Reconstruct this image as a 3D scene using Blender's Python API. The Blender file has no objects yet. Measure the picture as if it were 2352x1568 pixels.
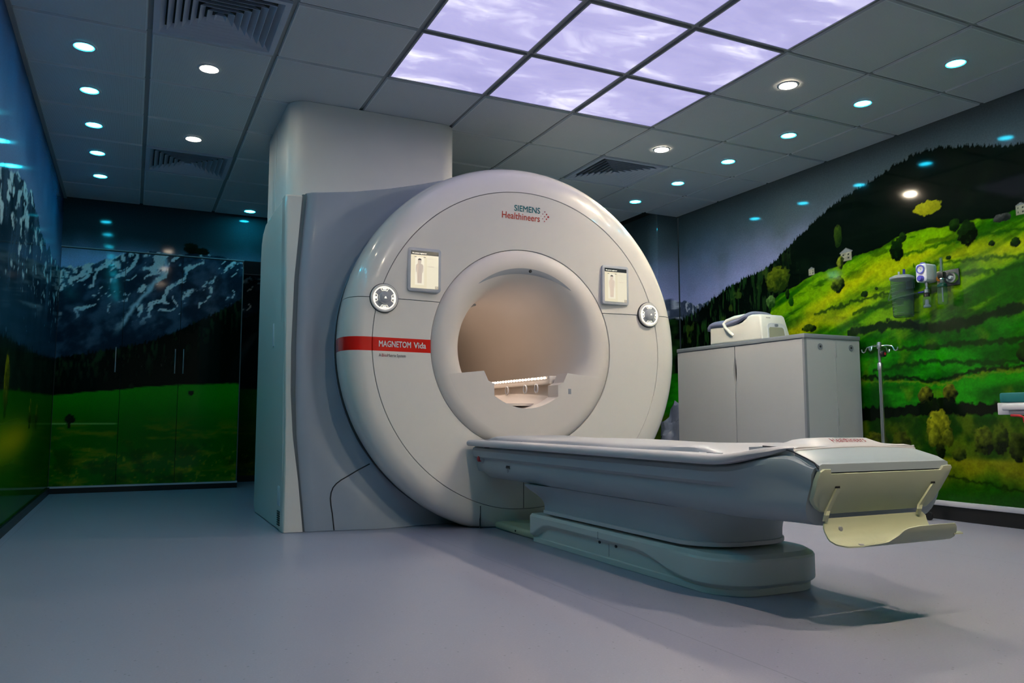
import bpy, bmesh, math, random
import numpy as np
from mathutils import Vector, Matrix

# ------------------------------------------------------------------ camera, world, exposure
scene = bpy.context.scene
COL = scene.collection
YAW, PITCH, CAM_Z = 0.44688, 0.098107, 0.615
cam_data = bpy.data.cameras.new('camera')
cam = bpy.data.objects.new('camera', cam_data)
COL.objects.link(cam)
fwd = Vector((math.sin(YAW) * math.cos(PITCH), math.cos(YAW) * math.cos(PITCH), math.sin(PITCH)))
rgt = Vector((math.cos(YAW), -math.sin(YAW), 0.0))
upv = rgt.cross(fwd)
cam.matrix_world = Matrix(((rgt.x, upv.x, -fwd.x, 0.5964), (rgt.y, upv.y, -fwd.y, -4.1467),
                           (rgt.z, upv.z, -fwd.z, CAM_Z), (0, 0, 0, 1)))
cam_data.sensor_width = 36.0
cam_data.lens = 36.0 * 1818.2 / 2352.0
cam_data.clip_start = 0.02
scene.camera = cam

world = bpy.data.worlds.new('world')
world.use_nodes = True
world.node_tree.nodes['Background'].inputs[0].default_value = (0.02, 0.03, 0.035, 1)
world.node_tree.nodes['Background'].inputs[1].default_value = 0.5
scene.world = world
scene.view_settings.view_transform = 'Standard'
scene.view_settings.look = 'None'
scene.view_settings.exposure = 0.0
scene.view_settings.gamma = 1.0
scene.view_settings.use_curve_mapping = False
scene.cycles.use_denoising = True
scene.cycles.max_bounces = 8
scene.cycles.sample_clamp_indirect = 4.0

L_WARM, L_WARM_LOW, L_BLUE, L_SKY, L_LED = 1180.0, 80.0, 88.0, 1.0, 50.0      # radiance of the room's lamps and the added ones
C_WARM, C_BLUE = (1.0, 0.84, 0.62), (0.015, 0.58, 0.85)

ROOM_W, CEIL, Y_BACK, Y_FRONT = 5.18, 2.515, 3.5, -4.9
XA, ZA = 2.70, 1.035                                        # bore axis of the scanner
random.seed(5)

# ------------------------------------------------------------------ materials
MATS = {}


def nodes_of(m):
    m.use_nodes = True
    nt = m.node_tree
    return nt, nt.nodes, nt.links, nt.nodes['Principled BSDF']


def mat(name, col, rough=0.5, metal=0.0, coat=0.0, vary=0.04, scale=6.0, bump=0.0, bscale=200.0, trans=0.0, ior=1.45, spec=None):
    """principled surface whose colour drifts a little with a noise texture"""
    if name in MATS:
        return MATS[name]
    m = bpy.data.materials.new(name)
    nt, N, L, b = nodes_of(m)
    tc = N.new('ShaderNodeTexCoord')
    nz = N.new('ShaderNodeTexNoise')
    nz.inputs['Scale'].default_value = scale
    nz.inputs['Detail'].default_value = 4
    L.new(tc.outputs['Object'], nz.inputs['Vector'])
    mx = N.new('ShaderNodeMix')
    mx.data_type = 'RGBA'
    c0 = [max(0, c * (1 - vary)) for c in col]
    c1 = [min(1, c * (1 + vary)) for c in col]
    mx.inputs[6].default_value = (*c0, 1)
    mx.inputs[7].default_value = (*c1, 1)
    L.new(nz.outputs['Fac'], mx.inputs[0])
    L.new(mx.outputs[2], b.inputs['Base Color'])
    b.inputs['Roughness'].default_value = rough
    b.inputs['Metallic'].default_value = metal
    b.inputs['Coat Weight'].default_value = coat
    b.inputs['Coat Roughness'].default_value = 0.08
    b.inputs['Transmission Weight'].default_value = trans
    b.inputs['IOR'].default_value = ior
    if spec is not None:
        b.inputs['Specular IOR Level'].default_value = spec
    if bump:
        n2 = N.new('ShaderNodeTexNoise')
        n2.inputs['Scale'].default_value = bscale
        L.new(tc.outputs['Object'], n2.inputs['Vector'])
        bp = N.new('ShaderNodeBump')
        bp.inputs['Strength'].default_value = bump
        bp.inputs['Distance'].default_value = 0.002
        L.new(n2.outputs['Fac'], bp.inputs['Height'])
        L.new(bp.outputs[0], b.inputs['Normal'])
    MATS[name] = m
    return m


def emis(name, col, strength):
    if name in MATS:
        return MATS[name]
    m = bpy.data.materials.new(name)
    nt, N, L, b = nodes_of(m)
    b.inputs['Base Color'].default_value = (*col, 1)
    b.inputs['Emission Color'].default_value = (*col, 1)
    b.inputs['Emission Strength'].default_value = strength
    MATS[name] = m
    return m


def math_node(N, L, op, a, b=None, c=None):
    n = N.new('ShaderNodeMath')
    n.operation = op
    for i, v in enumerate((a, b, c)):
        if v is None:
            continue
        if isinstance(v, (int, float)):
            n.inputs[i].default_value = v
        else:
            L.new(v, n.inputs[i])
    return n.outputs[0]


def mix_col(N, L, fac, a, b):
    n = N.new('ShaderNodeMix')
    n.data_type = 'RGBA'
    for i, v in ((0, fac), (6, a), (7, b)):
        if isinstance(v, (int, float)):
            n.inputs[i].default_value = v
        elif isinstance(v, tuple):
            n.inputs[i].default_value = (*v, 1)
        else:
            L.new(v, n.inputs[i])
    return n.outputs[2]


def floor_material():
    m = bpy.data.materials.new('vinyl_floor')
    nt, N, L, b = nodes_of(m)
    tc = N.new('ShaderNodeTexCoord')
    big = N.new('ShaderNodeTexNoise'); big.inputs['Scale'].default_value = 1.3; big.inputs['Detail'].default_value = 5
    L.new(tc.outputs['Object'], big.inputs['Vector'])
    base = mix_col(N, L, big.outputs['Fac'], (0.37, 0.365, 0.47), (0.43, 0.425, 0.53))
    fine = N.new('ShaderNodeTexNoise'); fine.inputs['Scale'].default_value = 170; fine.inputs['Detail'].default_value = 3
    L.new(tc.outputs['Object'], fine.inputs['Vector'])
    fr = math_node(N, L, 'MULTIPLY', math_node(N, L, 'SUBTRACT', fine.outputs['Fac'], 0.35), 1.6)
    base = mix_col(N, L, fr, mix_col(N, L, 0.24, base, (0.16, 0.18, 0.24)), base)
    vo = N.new('ShaderNodeTexVoronoi'); vo.inputs['Scale'].default_value = 26
    L.new(tc.outputs['Object'], vo.inputs['Vector'])
    dots = math_node(N, L, 'LESS_THAN', vo.outputs['Distance'], 0.085)
    base = mix_col(N, L, math_node(N, L, 'MULTIPLY', dots, 0.6), base, (0.10, 0.12, 0.17))
    vo2 = N.new('ShaderNodeTexVoronoi'); vo2.inputs['Scale'].default_value = 60
    L.new(tc.outputs['Object'], vo2.inputs['Vector'])
    dots2 = math_node(N, L, 'LESS_THAN', vo2.outputs['Distance'], 0.10)
    base = mix_col(N, L, math_node(N, L, 'MULTIPLY', dots2, 0.35), base, (0.55, 0.57, 0.64))
    sx = N.new('ShaderNodeSeparateXYZ'); L.new(tc.outputs['Object'], sx.inputs[0])
    fx = math_node(N, L, 'ABSOLUTE', math_node(N, L, 'SUBTRACT', math_node(N, L, 'MODULO', math_node(N, L, 'ADD', sx.outputs[0], 1.95), 2.0), 0.0))
    weld = math_node(N, L, 'LESS_THAN', fx, 0.004)
    base = mix_col(N, L, math_node(N, L, 'MULTIPLY', weld, 0.45), base, (0.12, 0.13, 0.2))
    L.new(base, b.inputs['Base Color'])
    b.inputs['Roughness'].default_value = 0.29
    bp = N.new('ShaderNodeBump'); bp.inputs['Strength'].default_value = 0.12; bp.inputs['Distance'].default_value = 0.002
    L.new(fine.outputs['Fac'], bp.inputs['Height']); L.new(bp.outputs[0], b.inputs['Normal'])
    return m


def tile_material():
    m = bpy.data.materials.new('perforated_tile')
    nt, N, L, b = nodes_of(m)
    tc = N.new('ShaderNodeTexCoord')
    sx = N.new('ShaderNodeSeparateXYZ'); L.new(tc.outputs['Object'], sx.inputs[0])
    k = 2 * math.pi / 0.0052
    a = math_node(N, L, 'SINE', math_node(N, L, 'MULTIPLY', sx.outputs[0], k))
    c = math_node(N, L, 'SINE', math_node(N, L, 'MULTIPLY', sx.outputs[1], k * 0.62))
    hole = math_node(N, L, 'GREATER_THAN', math_node(N, L, 'ADD', a, math_node(N, L, 'MULTIPLY', c, 0.45)), 0.35)
    lim = math_node(N, L, 'LESS_THAN', math_node(N, L, 'MAXIMUM', math_node(N, L, 'ABSOLUTE', sx.outputs[0]), math_node(N, L, 'ABSOLUTE', sx.outputs[1])), 0.279)
    dn = math_node(N, L, 'LESS_THAN', sx.outputs[2], -0.009)
    hole = math_node(N, L, 'MULTIPLY', math_node(N, L, 'MULTIPLY', hole, lim), dn)
    nz = N.new('ShaderNodeTexNoise'); nz.inputs['Scale'].default_value = 3
    L.new(tc.outputs['Object'], nz.inputs['Vector'])
    base = mix_col(N, L, nz.outputs['Fac'], (0.74, 0.78, 0.82), (0.78, 0.82, 0.86))
    L.new(mix_col(N, L, math_node(N, L, 'MULTIPLY', hole, 0.42), base, (0.05, 0.06, 0.07)), b.inputs['Base Color'])
    b.inputs['Roughness'].default_value = 0.55
    return m


def sky_panel_material():
    """backlit printed panel: lavender sky with pale clouds"""
    m = bpy.data.materials.new('backlit_sky')
    nt, N, L, b = nodes_of(m)
    geo = N.new('ShaderNodeNewGeometry')
    mp = N.new('ShaderNodeMapping'); mp.inputs['Scale'].default_value = (1.5, 3.1, 1.0); mp.inputs['Rotation'].default_value = (0, 0, 0.5)
    L.new(geo.outputs['Position'], mp.inputs['Vector'])
    n1 = N.new('ShaderNodeTexNoise'); n1.inputs['Scale'].default_value = 1.3; n1.inputs['Detail'].default_value = 7; n1.inputs['Roughness'].default_value = 0.6
    n1.inputs['Distortion'].default_value = 0.5
    L.new(mp.outputs[0], n1.inputs['Vector'])
    r = N.new('ShaderNodeValToRGB')
    r.color_ramp.elements[0].position = 0.38; r.color_ramp.elements[0].color = (0.37, 0.345, 0.66, 1)
    r.color_ramp.elements[1].position = 0.74; r.color_ramp.elements[1].color = (1.15, 1.13, 1.08, 1)
    e = r.color_ramp.elements.new(0.55); e.color = (0.45, 0.42, 0.75, 1)
    e = r.color_ramp.elements.new(0.64); e.color = (0.68, 0.65, 0.92, 1)
    L.new(n1.outputs['Fac'], r.inputs[0])
    L.new(r.outputs[0], b.inputs['Emission Color'])
    b.inputs['Emission Strength'].default_value = L_SKY
    b.inputs['Base Color'].default_value = (0.5, 0.5, 0.55, 1)
    b.inputs['Roughness'].default_value = 0.4
    return m


def mural_material(name, rough, coat):
    """printed glossy wall film: colours from the printed picture plus fine grain"""
    m = bpy.data.materials.new(name)
    nt, N, L, b = nodes_of(m)
    at = N.new('ShaderNodeAttribute'); at.attribute_name = 'print'
    tc = N.new('ShaderNodeTexCoord')
    nz = N.new('ShaderNodeTexNoise'); nz.inputs['Scale'].default_value = 90; nz.inputs['Detail'].default_value = 3
    L.new(tc.outputs['Object'], nz.inputs['Vector'])
    g = math_node(N, L, 'ADD', math_node(N, L, 'MULTIPLY', nz.outputs['Fac'], 0.5), 0.75)
    vm = N.new('ShaderNodeVectorMath'); vm.operation = 'SCALE'
    L.new(at.outputs['Color'], vm.inputs[0]); L.new(g, vm.inputs['Scale'])
    L.new(vm.outputs[0], b.inputs['Base Color'])
    b.inputs['Roughness'].default_value = rough
    b.inputs['Specular IOR Level'].default_value = 0.0
    b.inputs['Coat Weight'].default_value = coat
    b.inputs['Coat Roughness'].default_value = 0.07
    wv = N.new('ShaderNodeTexNoise'); wv.inputs['Scale'].default_value = 4.0
    L.new(tc.outputs['Object'], wv.inputs['Vector'])
    bp = N.new('ShaderNodeBump'); bp.inputs['Strength'].default_value = 0.06; bp.inputs['Distance'].default_value = 0.01
    L.new(wv.outputs['Fac'], bp.inputs['Height']); L.new(bp.outputs[0], b.inputs['Coat Normal'])
    return m


M_WHITE = mat('gloss_white_plastic', (0.90, 0.86, 0.79), 0.28, coat=0.6, vary=0.015)
M_BORE = mat('bore_white_plastic', (0.84, 0.77, 0.70), 0.42, vary=0.02)
M_SIDE = mat('satin_white_plastic', (0.74, 0.76, 0.70), 0.42, coat=0.15, vary=0.02)
M_BLUE = mat('blue_grey_plastic', (0.355, 0.42, 0.50), 0.38, coat=0.15, vary=0.03, bump=0.03, bscale=900)
M_TBODY = mat('table_grey_plastic', (0.37, 0.43, 0.46), 0.40, vary=0.03, bump=0.03, bscale=900)
M_CREAM = mat('cream_plastic', (0.56, 0.59, 0.41), 0.42, vary=0.02)
M_TOP = mat('table_white_plastic', (0.64, 0.62, 0.63), 0.35, vary=0.02)
M_DARK = mat('dark_joint', (0.03, 0.032, 0.035), 0.6)
M_BLACK = mat('black_plastic', (0.012, 0.013, 0.014), 0.5)
M_GREYF = mat('grey_frame_plastic', (0.40, 0.42, 0.45), 0.35, vary=0.03)
M_CAB = mat('cabinet_laminate', (0.45, 0.48, 0.51), 0.45, vary=0.03, scale=3)
M_CABTOP = mat('cabinet_grey_edge', (0.22, 0.25, 0.29), 0.45)
M_METAL = mat('brushed_steel', (0.62, 0.64, 0.66), 0.28, metal=1.0)
M_VENT = mat('vent_enamel', (0.54, 0.60, 0.72), 0.45)
M_GRID = mat('ceiling_grid_enamel', (0.30, 0.33, 0.35), 0.5)
M_PAINT = mat('duct_paint', (0.90, 0.89, 0.84), 0.45, vary=0.03)
M_CLEAR = mat('clear_plastic', (0.75, 0.9, 0.9), 0.08, trans=0.96, ior=1.12)
M_WHITEP = mat('white_device_plastic', (0.74, 0.76, 0.80), 0.4)
M_TEAL = mat('teal_vinyl', (0.01, 0.16, 0.17), 0.45, bump=0.1, bscale=120)
M_RED = mat('red_plastic', (0.45, 0.01, 0.02), 0.35)
M_BLUEP = mat('blue_violet_plastic', (0.10, 0.09, 0.55), 0.3)
M_NAVY = mat('navy_plastic', (0.01, 0.02, 0.20), 0.35)
M_CUSH = mat('slate_cushion', (0.20, 0.22, 0.34), 0.6, bump=0.1, bscale=300)
M_COIL = mat('coil_ivory_plastic', (0.70, 0.72, 0.68), 0.4)
M_TXT_TEAL = mat('teal_print', (0.0, 0.16, 0.17), 0.4)
M_TXT_ORANGE = mat('orange_print', (0.55, 0.05, 0.015), 0.4)
M_TXT_RED = mat('dark_red_print', (0.36, 0.006, 0.012), 0.4)
M_TXT_WHITE = mat('white_print', (0.82, 0.80, 0.78), 0.4)
M_TXT_BLACK = mat('black_print', (0.015, 0.015, 0.016), 0.4)
M_FLOOR, M_TILE, M_SKY = floor_material(), tile_material(), sky_panel_material()
M_MURAL = mural_material('printed_wall_film', 0.5, 0.3)
M_MURAL_B = mural_material('printed_gloss_panel', 0.5, 0.35)
M_SKIRT = mat('black_skirting', (0.008, 0.009, 0.010), 0.4)
M_LEDGE = mat('pale_ledge', (0.55, 0.56, 0.62), 0.4)
M_PLAIN = mat('plain_wall_paint', (0.20, 0.23, 0.25), 0.6)

# ------------------------------------------------------------------ mesh helpers
ORG = {}


def link(o, parent=None):
    COL.objects.link(o)
    if parent is not None:
        o.parent = parent
    return o


def put(name, V, F, m, parent=None, smooth=None, origin=None):
    """one mesh object; V in room coordinates"""
    org = np.array(origin if origin is not None else (ORG[parent.name] if parent is not None else (0, 0, 0)), float)
    V = np.asarray(V, float).reshape(-1, 3) - org
    me = bpy.data.meshes.new(name)
    me.from_pydata([tuple(v) for v in V], [], [tuple(int(i) for i in f) for f in F])
    me.validate()
    me.materials.append(m)
    if smooth is not None:
        me.polygons.foreach_set('use_smooth', [True] * len(me.polygons))
        me.set_sharp_from_angle(angle=math.radians(smooth))
    o = bpy.data.objects.new(name, me)
    link(o, parent)
    if parent is None:
        o.location = org
    ORG[o.name] = org
    return o


def put_bm(name, bm, m, parent=None, smooth=None, origin=None, recalc=True):
    if recalc:
        bmesh.ops.recalc_face_normals(bm, faces=bm.faces[:])
    bm.verts.index_update()
    V = [v.co[:] for v in bm.verts]
    F = [[v.index for v in f.verts] for f in bm.faces]
    bm.free()
    return put(name, V, F, m, parent, smooth, origin)


def thing(name, loc, label, cat, group=None):
    o = bpy.data.objects.new(name, None)
    o.empty_display_size = 0.1
    link(o)
    o.location = loc
    ORG[o.name] = np.array(loc, float)
    tag(o, label, cat, group)
    return o


def tag(o, label, cat=None, group=None):
    o['label'] = label
    if cat:
        o['category'] = cat
    if group:
        o['group'] = group
    return o


def structure(o):
    o['kind'] = 'structure'
    return o


def bm_box(bm, x0, x1, y0, y1, z0, z1, bevel=0.0, seg=2):
    r = bmesh.ops.create_cube(bm, size=1.0)
    vs = r['verts']
    for v in vs:
        v.co = Vector(((x0 + x1) / 2 + v.co.x * (x1 - x0), (y0 + y1) / 2 + v.co.y * (y1 - y0), (z0 + z1) / 2 + v.co.z * (z1 - z0)))
    if bevel:
        es = {e for v in vs for e in v.link_edges}
        bmesh.ops.bevel(bm, geom=list(es), offset=bevel, segments=seg, affect='EDGES', profile=0.5)
    return bm


def box(name, x0, x1, y0, y1, z0, z1, m, parent=None, bevel=0.0, seg=2, origin=None):
    return put_bm(name, bm_box(bmesh.new(), x0, x1, y0, y1, z0, z1, bevel, seg), m, parent, 40 if bevel else None, origin)


def bm_prism(bm, pts, f0, f1, bevel=0.0, seg=2):
    """pts: 2D outline; f0/f1 map a 2D point to the two end caps"""
    a = [bm.verts.new(f0(*p)) for p in pts]
    b = [bm.verts.new(f1(*p)) for p in pts]
    n = len(pts)
    fa = bm.faces.new(a)
    fb = bm.faces.new(b[::-1])
    for i in range(n):
        bm.faces.new((a[i], b[i], b[(i + 1) % n], a[(i + 1) % n]))
    bmesh.ops.recalc_face_normals(bm, faces=bm.faces[:])
    if bevel:
        es = list(fa.edges) + list(fb.edges)
        bmesh.ops.bevel(bm, geom=es, offset=bevel, segments=seg, affect='EDGES', profile=0.5)
    bmesh.ops.triangulate(bm, faces=[f for f in bm.faces if len(f.verts) > 4])
    return bm


def prism(name, pts, f0, f1, m, parent=None, bevel=0.0, seg=2, smooth=35, origin=None):
    return put_bm(name, bm_prism(bmesh.new(), pts, f0, f1, bevel, seg), m, parent, smooth, origin)


def bm_tube(bm, path, r, n=10, cap=True):
    """round bar along a path; r a number or one per point"""
    P = [Vector(p) for p in path]
    rings = []
    prev = None
    for i, p in enumerate(P):
        t = (P[min(i + 1, len(P) - 1)] - P[max(i - 1, 0)]).normalized()
        if prev is None:
            u = t.orthogonal().normalized()
        else:
            u = (prev - t * prev.dot(t)).normalized()
        prev = u
        w = t.cross(u)
        rr = r if isinstance(r, (int, float)) else r[i]
        rings.append([bm.verts.new(p + (u * math.cos(2 * math.pi * k / n) + w * math.sin(2 * math.pi * k / n)) * rr) for k in range(n)])
    for a, b in zip(rings, rings[1:]):
        for k in range(n):
            bm.faces.new((a[k], a[(k + 1) % n], b[(k + 1) % n], b[k]))
    if cap:
        bm.faces.new(rings[0][::-1])
        bm.faces.new(rings[-1])
    return bm


def tube(name, path, r, m, parent=None, n=10, origin=None):
    return put_bm(name, bm_tube(bmesh.new(), path, r, n), m, parent, 45, origin)


def bm_lathe(bm, prof, o, axis='Z', n=32, close=False):
    """turned shape: prof = (radius, height along axis)"""
    o = Vector(o)
    rings = []
    for r, h in prof:
        ring = []
        for k in range(n):
            c, s = math.cos(2 * math.pi * k / n) * r, math.sin(2 * math.pi * k / n) * r
            d = {'Z': (c, s, h), 'Y': (c, h, s), 'X': (h, c, s)}[axis]
            ring.append(bm.verts.new(o + Vector(d)))
        rings.append(ring)
    pairs = list(zip(rings, rings[1:]))
    if close:
        pairs.append((rings[-1], rings[0]))
    for a, b in pairs:
        for k in range(n):
            bm.faces.new((a[k], a[(k + 1) % n], b[(k + 1) % n], b[k]))
    if not close:
        if prof[0][0] > 1e-6:
            bm.faces.new(rings[0])
        if prof[-1][0] > 1e-6:
            bm.faces.new(rings[-1][::-1])
    bmesh.ops.remove_doubles(bm, verts=bm.verts[:], dist=1e-6)
    return bm


def lathe(name, prof, o, axis, m, parent=None, n=32, close=False, smooth=35, origin=None):
    return put_bm(name, bm_lathe(bmesh.new(), prof, o, axis, n, close), m, parent, smooth, origin)


def grid(name, P, m, parent=None, smooth=60, closed_v=False, origin=None):
    """P: (rows, cols, 3) array -> quad surface"""
    P = np.asarray(P, float)
    R, C = P.shape[:2]
    F = []
    for i in range(R - 1):
        for j in range(C - (0 if closed_v else 1)):
            k = (j + 1) % C
            F.append((i * C + j, i * C + k, (i + 1) * C + k, (i + 1) * C + j))
    return put(name, P.reshape(-1, 3), F, m, parent, smooth, origin)


def smoothstep(a, b, x):
    t = np.clip((np.asarray(x, float) - a) / (b - a), 0, 1)
    return t * t * (3 - 2 * t)


def round_rect(x0, x1, y0, y1, r, n=6):
    """outline, counter-clockwise; r one radius or four (x1y1, x0y1, x0y0, x1y0)"""
    rs = [r] * 4 if isinstance(r, (int, float)) else r
    out = []
    for q, (cx, cy, sx, sy) in enumerate(((x1, y1, -1, -1), (x0, y1, 1, -1), (x0, y0, 1, 1), (x1, y0, -1, 1))):
        rr = rs[q]
        if rr <= 0:
            out.append((cx, cy))
            continue
        for k in range(n + 1):
            a = math.pi / 2 * (q + k / n)
            out.append((cx + sx * rr + math.cos(a) * rr, cy + sy * rr + math.sin(a) * rr))
    return out


def text(name, s, x, z, size, m, parent, y, width=None, bold=0.0, facing=None, ext=0.0006, align='LEFT'):
    """flat lettering facing -y, lower left corner at x, z; width squeezes it to fit"""
    cu = bpy.data.curves.new(name, 'FONT')
    cu.body = s
    cu.size = 1.0
    cu.extrude = 0.0
    cu.resolution_u = 3
    tmp = bpy.data.objects.new('tmp', cu)
    COL.objects.link(tmp)
    bpy.context.view_layer.update()
    me = bpy.data.meshes.new_from_object(tmp.evaluated_get(bpy.context.evaluated_depsgraph_get()))
    bpy.data.objects.remove(tmp)
    bpy.data.curves.remove(cu)
    V = np.array([v.co[:] for v in me.vertices])
    F = [list(p.vertices) for p in me.polygons]
    bpy.data.meshes.remove(me)
    V[:, 0] -= V[:, 0].min()
    if bold:
        n0, V0, F0 = len(V), V.copy(), [list(f) for f in F]
        V, F = [], []
        for k, (ax, az) in enumerate(((-1, 0), (1, 0), (0, 1), (0, -1), (.7, .7), (-.7, .7), (.7, -.7), (-.7, -.7))):
            V.append(V0 + np.array((ax * bold, az * bold, k * 1e-5)))
            F += [[i + k * n0 for i in f] for f in F0]
        V = np.concatenate(V)
        V[:, 0] -= V[:, 0].min()
    V *= size
    if width:
        V[:, 0] *= width / V[:, 0].max()
    if facing:
        W = np.array([facing(a, b) for a, b in V[:, :2]])
    else:
        W = np.stack([x + V[:, 0], y - V[:, 2] if isinstance(y, (int, float)) else np.array([y(x + a, z + b) for a, b in V[:, :2]]) - V[:, 2], z + V[:, 1]], 1)
    return put(name, W, F, m, parent)


# ------------------------------------------------------------------ printed pictures on the walls
def vnoise(u, v, seed):
    rs = np.random.RandomState(seed)
    T = rs.rand(256, 256)
    iu, iv = np.floor(u).astype(int), np.floor(v).astype(int)
    fu, fv = u - iu, v - iv
    fu, fv = fu * fu * (3 - 2 * fu), fv * fv * (3 - 2 * fv)
    a, b = iu & 255, iv & 255
    a1, b1 = (a + 1) & 255, (b + 1) & 255
    return (T[a, b] * (1 - fu) + T[a1, b] * fu) * (1 - fv) + (T[a, b1] * (1 - fu) + T[a1, b1] * fu) * fv


def fbm(u, v, seed, octv=5, gain=0.5):
    s, a, t = 0.0, 1.0, 0.0
    for k in range(octv):
        s = s + a * vnoise(u * 2 ** k + 17.3 * k, v * 2 ** k + 5.1 * k, seed + k)
        t += a
        a *= gain
    return s / t


def lay(img, mask, col):
    m = np.clip(mask, 0, 1)[..., None]
    return img * (1 - m) + np.asarray(col, float) / 255.0 * m if not isinstance(col, np.ndarray) or col.ndim == 1 else img * (1 - m) + col * m


def c8(*c):
    return np.array(c, float) / 255.0


def mixc(a, b, t):
    t = np.clip(t, 0, 1)[..., None]
    return np.asarray(a) * (1 - t) + np.asarray(b) * t


def tree_line(S, seed, pitch, hmin, hmax):
    """jagged conifer tops: height added above a ridge"""
    out = np.zeros_like(S)
    rs = np.random.RandomState(seed)
    for lane in range(3):
        k = np.floor(S / pitch + lane * 0.37).astype(int)
        H = rs.rand(4096)
        ph = S / pitch + lane * 0.37 - k
        h = hmin + (hmax - hmin) * H[k & 4095]
        out = np.maximum(out, h * (1 - np.abs(ph - 0.5) * 2))
    return out


def blob(img, S, Z, cx, cz, rx, rz, dark, light, seed, top=0.0):
    d = ((S - cx) / rx) ** 2 + ((Z - cz) / rz) ** 2
    n = fbm(S * 40, Z * 40, seed, 3)
    msk = smoothstep(1.15, 0.85, d + (n - 0.5) * 1.2)
    t = np.clip(0.45 + 0.5 * (Z - cz) / rz - 0.25 * (S - cx) / rx + (n - 0.5) * 1.2, 0, 1)
    return img * (1 - msk[..., None]) + mixc(c8(*dark), c8(*light), t) * msk[..., None]


def paint_valley(S, Z):
    """right wall: green alpine pasture under a dark wooded hill; S runs along the wall, Z up"""
    n1 = fbm(S * 2.2, Z * 2.2, 11)
    n2 = fbm(S * 9, Z * 9, 21)
    n3 = fbm(S * 30, Z * 30, 31, 3)
    img = mixc(c8(122, 126, 168), c8(62, 74, 80), smoothstep(1.65, 2.35, Z + (n1 - .5) * .35))
    img = mixc(img, c8(70, 82, 86), smoothstep(.55, .8, n1) * .5)
    # snowy range
    mt = np.interp(S, [-.5, -.22, -.02, .11, .24, .36, .48, .6], [1.74, 1.75, 1.724, 1.69, 1.65, 1.665, 1.657, 1.60]) + (fbm(S * 14, S * 0, 41) - .5) * .07
    rock = mixc(c8(38, 48, 66), c8(62, 72, 92), n3)
    snow = smoothstep(.52, .60, fbm(S * 26 + Z * 12, Z * 16 - S * 8, 43, 4) + (Z - mt) * .35)
    rock = mixc(rock, c8(140, 145, 160), snow)
    msk = smoothstep(-.004, .004, mt - Z)
    img = img * (1 - msk[..., None]) + rock * msk[..., None]
    # wooded hill
    sk = np.interp(S, [-.5, -.18, .12, .35, .61, .83, 1.09, 1.27, 1.39, 1.52, 1.70, 1.87, 2.03, 2.15, 2.32, 2.48, 2.59, 2.71, 2.88, 3.04, 3.2],
                   [1.44, 1.474, 1.515, 1.587, 1.70, 1.76, 1.80, 1.875, 1.95, 2.015, 2.11, 2.175, 2.215, 2.245, 2.295, 2.325, 2.328, 2.31, 2.265, 2.21, 2.18])
    tl = tree_line(S, 3, .028, .012, .05) * (1 + .8 * smoothstep(.9, .2, S))
    streak = fbm(S * 42, Z * 9, 51, 4)
    wood = mixc(c8(3, 9, 6), c8(24, 52, 20), smoothstep(.45, .72, streak) * (smoothstep(1.75, .5, S) * .9 + .10))
    wood = mixc(wood, c8(52, 74, 22), smoothstep(.66, .74, n2) * smoothstep(1.5, .9, S) * .7)
    msk = smoothstep(-.003, .003, sk + tl - Z)
    img = img * (1 - msk[..., None]) + wood * msk[..., None]
    img = blob(img, S, Z, 2.57, 1.975, .10, .045, (112, 112, 8), (140, 138, 14), 5)
    img = blob(img, S, Z, 1.85, 1.94, .035, .085, (10, 28, 8), (46, 66, 14), 6)
    img = blob(img, S, Z, 1.24, 1.72, .13, .10, (18, 34, 8), (72, 84, 14), 7)
    # pasture
    md = np.interp(S, [-.1, .79, 1.10, 1.18, 1.22, 1.34, 1.55, 1.73, 1.88, 2.0, 2.15, 2.38, 2.56, 2.80, 3.02, 3.18, 3.4],
                   [1.03, 1.135, 1.324, 1.54, 1.573, 1.626, 1.691, 1.707, 1.717, 1.764, 1.785, 1.827, 1.845, 1.825, 1.807, 1.84, 1.85]) + (n2 - .5) * .05
    slope = fbm((S * .75 - Z * 1.9) * 6, (S * .5 + Z) * 2.0, 61, 5)
    g = mixc(c8(14, 62, 2), c8(80, 122, 3), smoothstep(.34, .62, slope))
    g = mixc(g, c8(10, 46, 4), smoothstep(.60, .74, fbm(S * 5 + 3, Z * 16, 63)) * .7)
    yc = np.interp(S, [1.2, 1.42, 1.73, 2.12, 2.46, 2.90, 3.17], [1.15, 1.30, 1.487, 1.63, 1.66, 1.64, 1.62])
    g = mixc(g, c8(150, 146, 6), np.exp(-((Z - yc + (n2 - .5) * .1) / .085) ** 2) * (.22 + .68 * slope))
    yc2 = np.interp(S, [1.2, 1.6, 1.9, 2.3], [1.28, 1.32, 1.37, 1.50])
    g = mixc(g, c8(140, 138, 6), np.exp(-((Z - yc2 + (n2 - .5) * .1) / .06) ** 2) * .6 * smoothstep(2.4, 1.9, S))
    low = smoothstep(1.30, 1.05, Z)
    gl = mixc(c8(6, 60, 4), c8(20, 112, 6), smoothstep(.3, .7, fbm(S * 3, Z * 9, 65)))
    gl = mixc(gl, c8(66, 92, 6), smoothstep(.55, .75, n2) * .6)
    g = mixc(g, gl, low)
    vl = smoothstep(.72, .60, Z)
    g = mixc(g, mixc(c8(10, 40, 3), c8(52, 72, 6), smoothstep(.35, .7, n2)), vl)
    bt = smoothstep(.40, .36, Z)
    g = mixc(g, mixc(c8(14, 56, 3), c8(86, 92, 6), smoothstep(.16, .36, Z + (n2 - .5) * .16)), bt)
    n4 = fbm(S * 70, Z * 90, 67, 3)
    g = g * (.74 + .30 * n3[..., None] + .20 * n4[..., None])
    msk = smoothstep(-.004, .004, md - Z)
    img = img * (1 - msk[..., None]) + g * msk[..., None]

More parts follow.
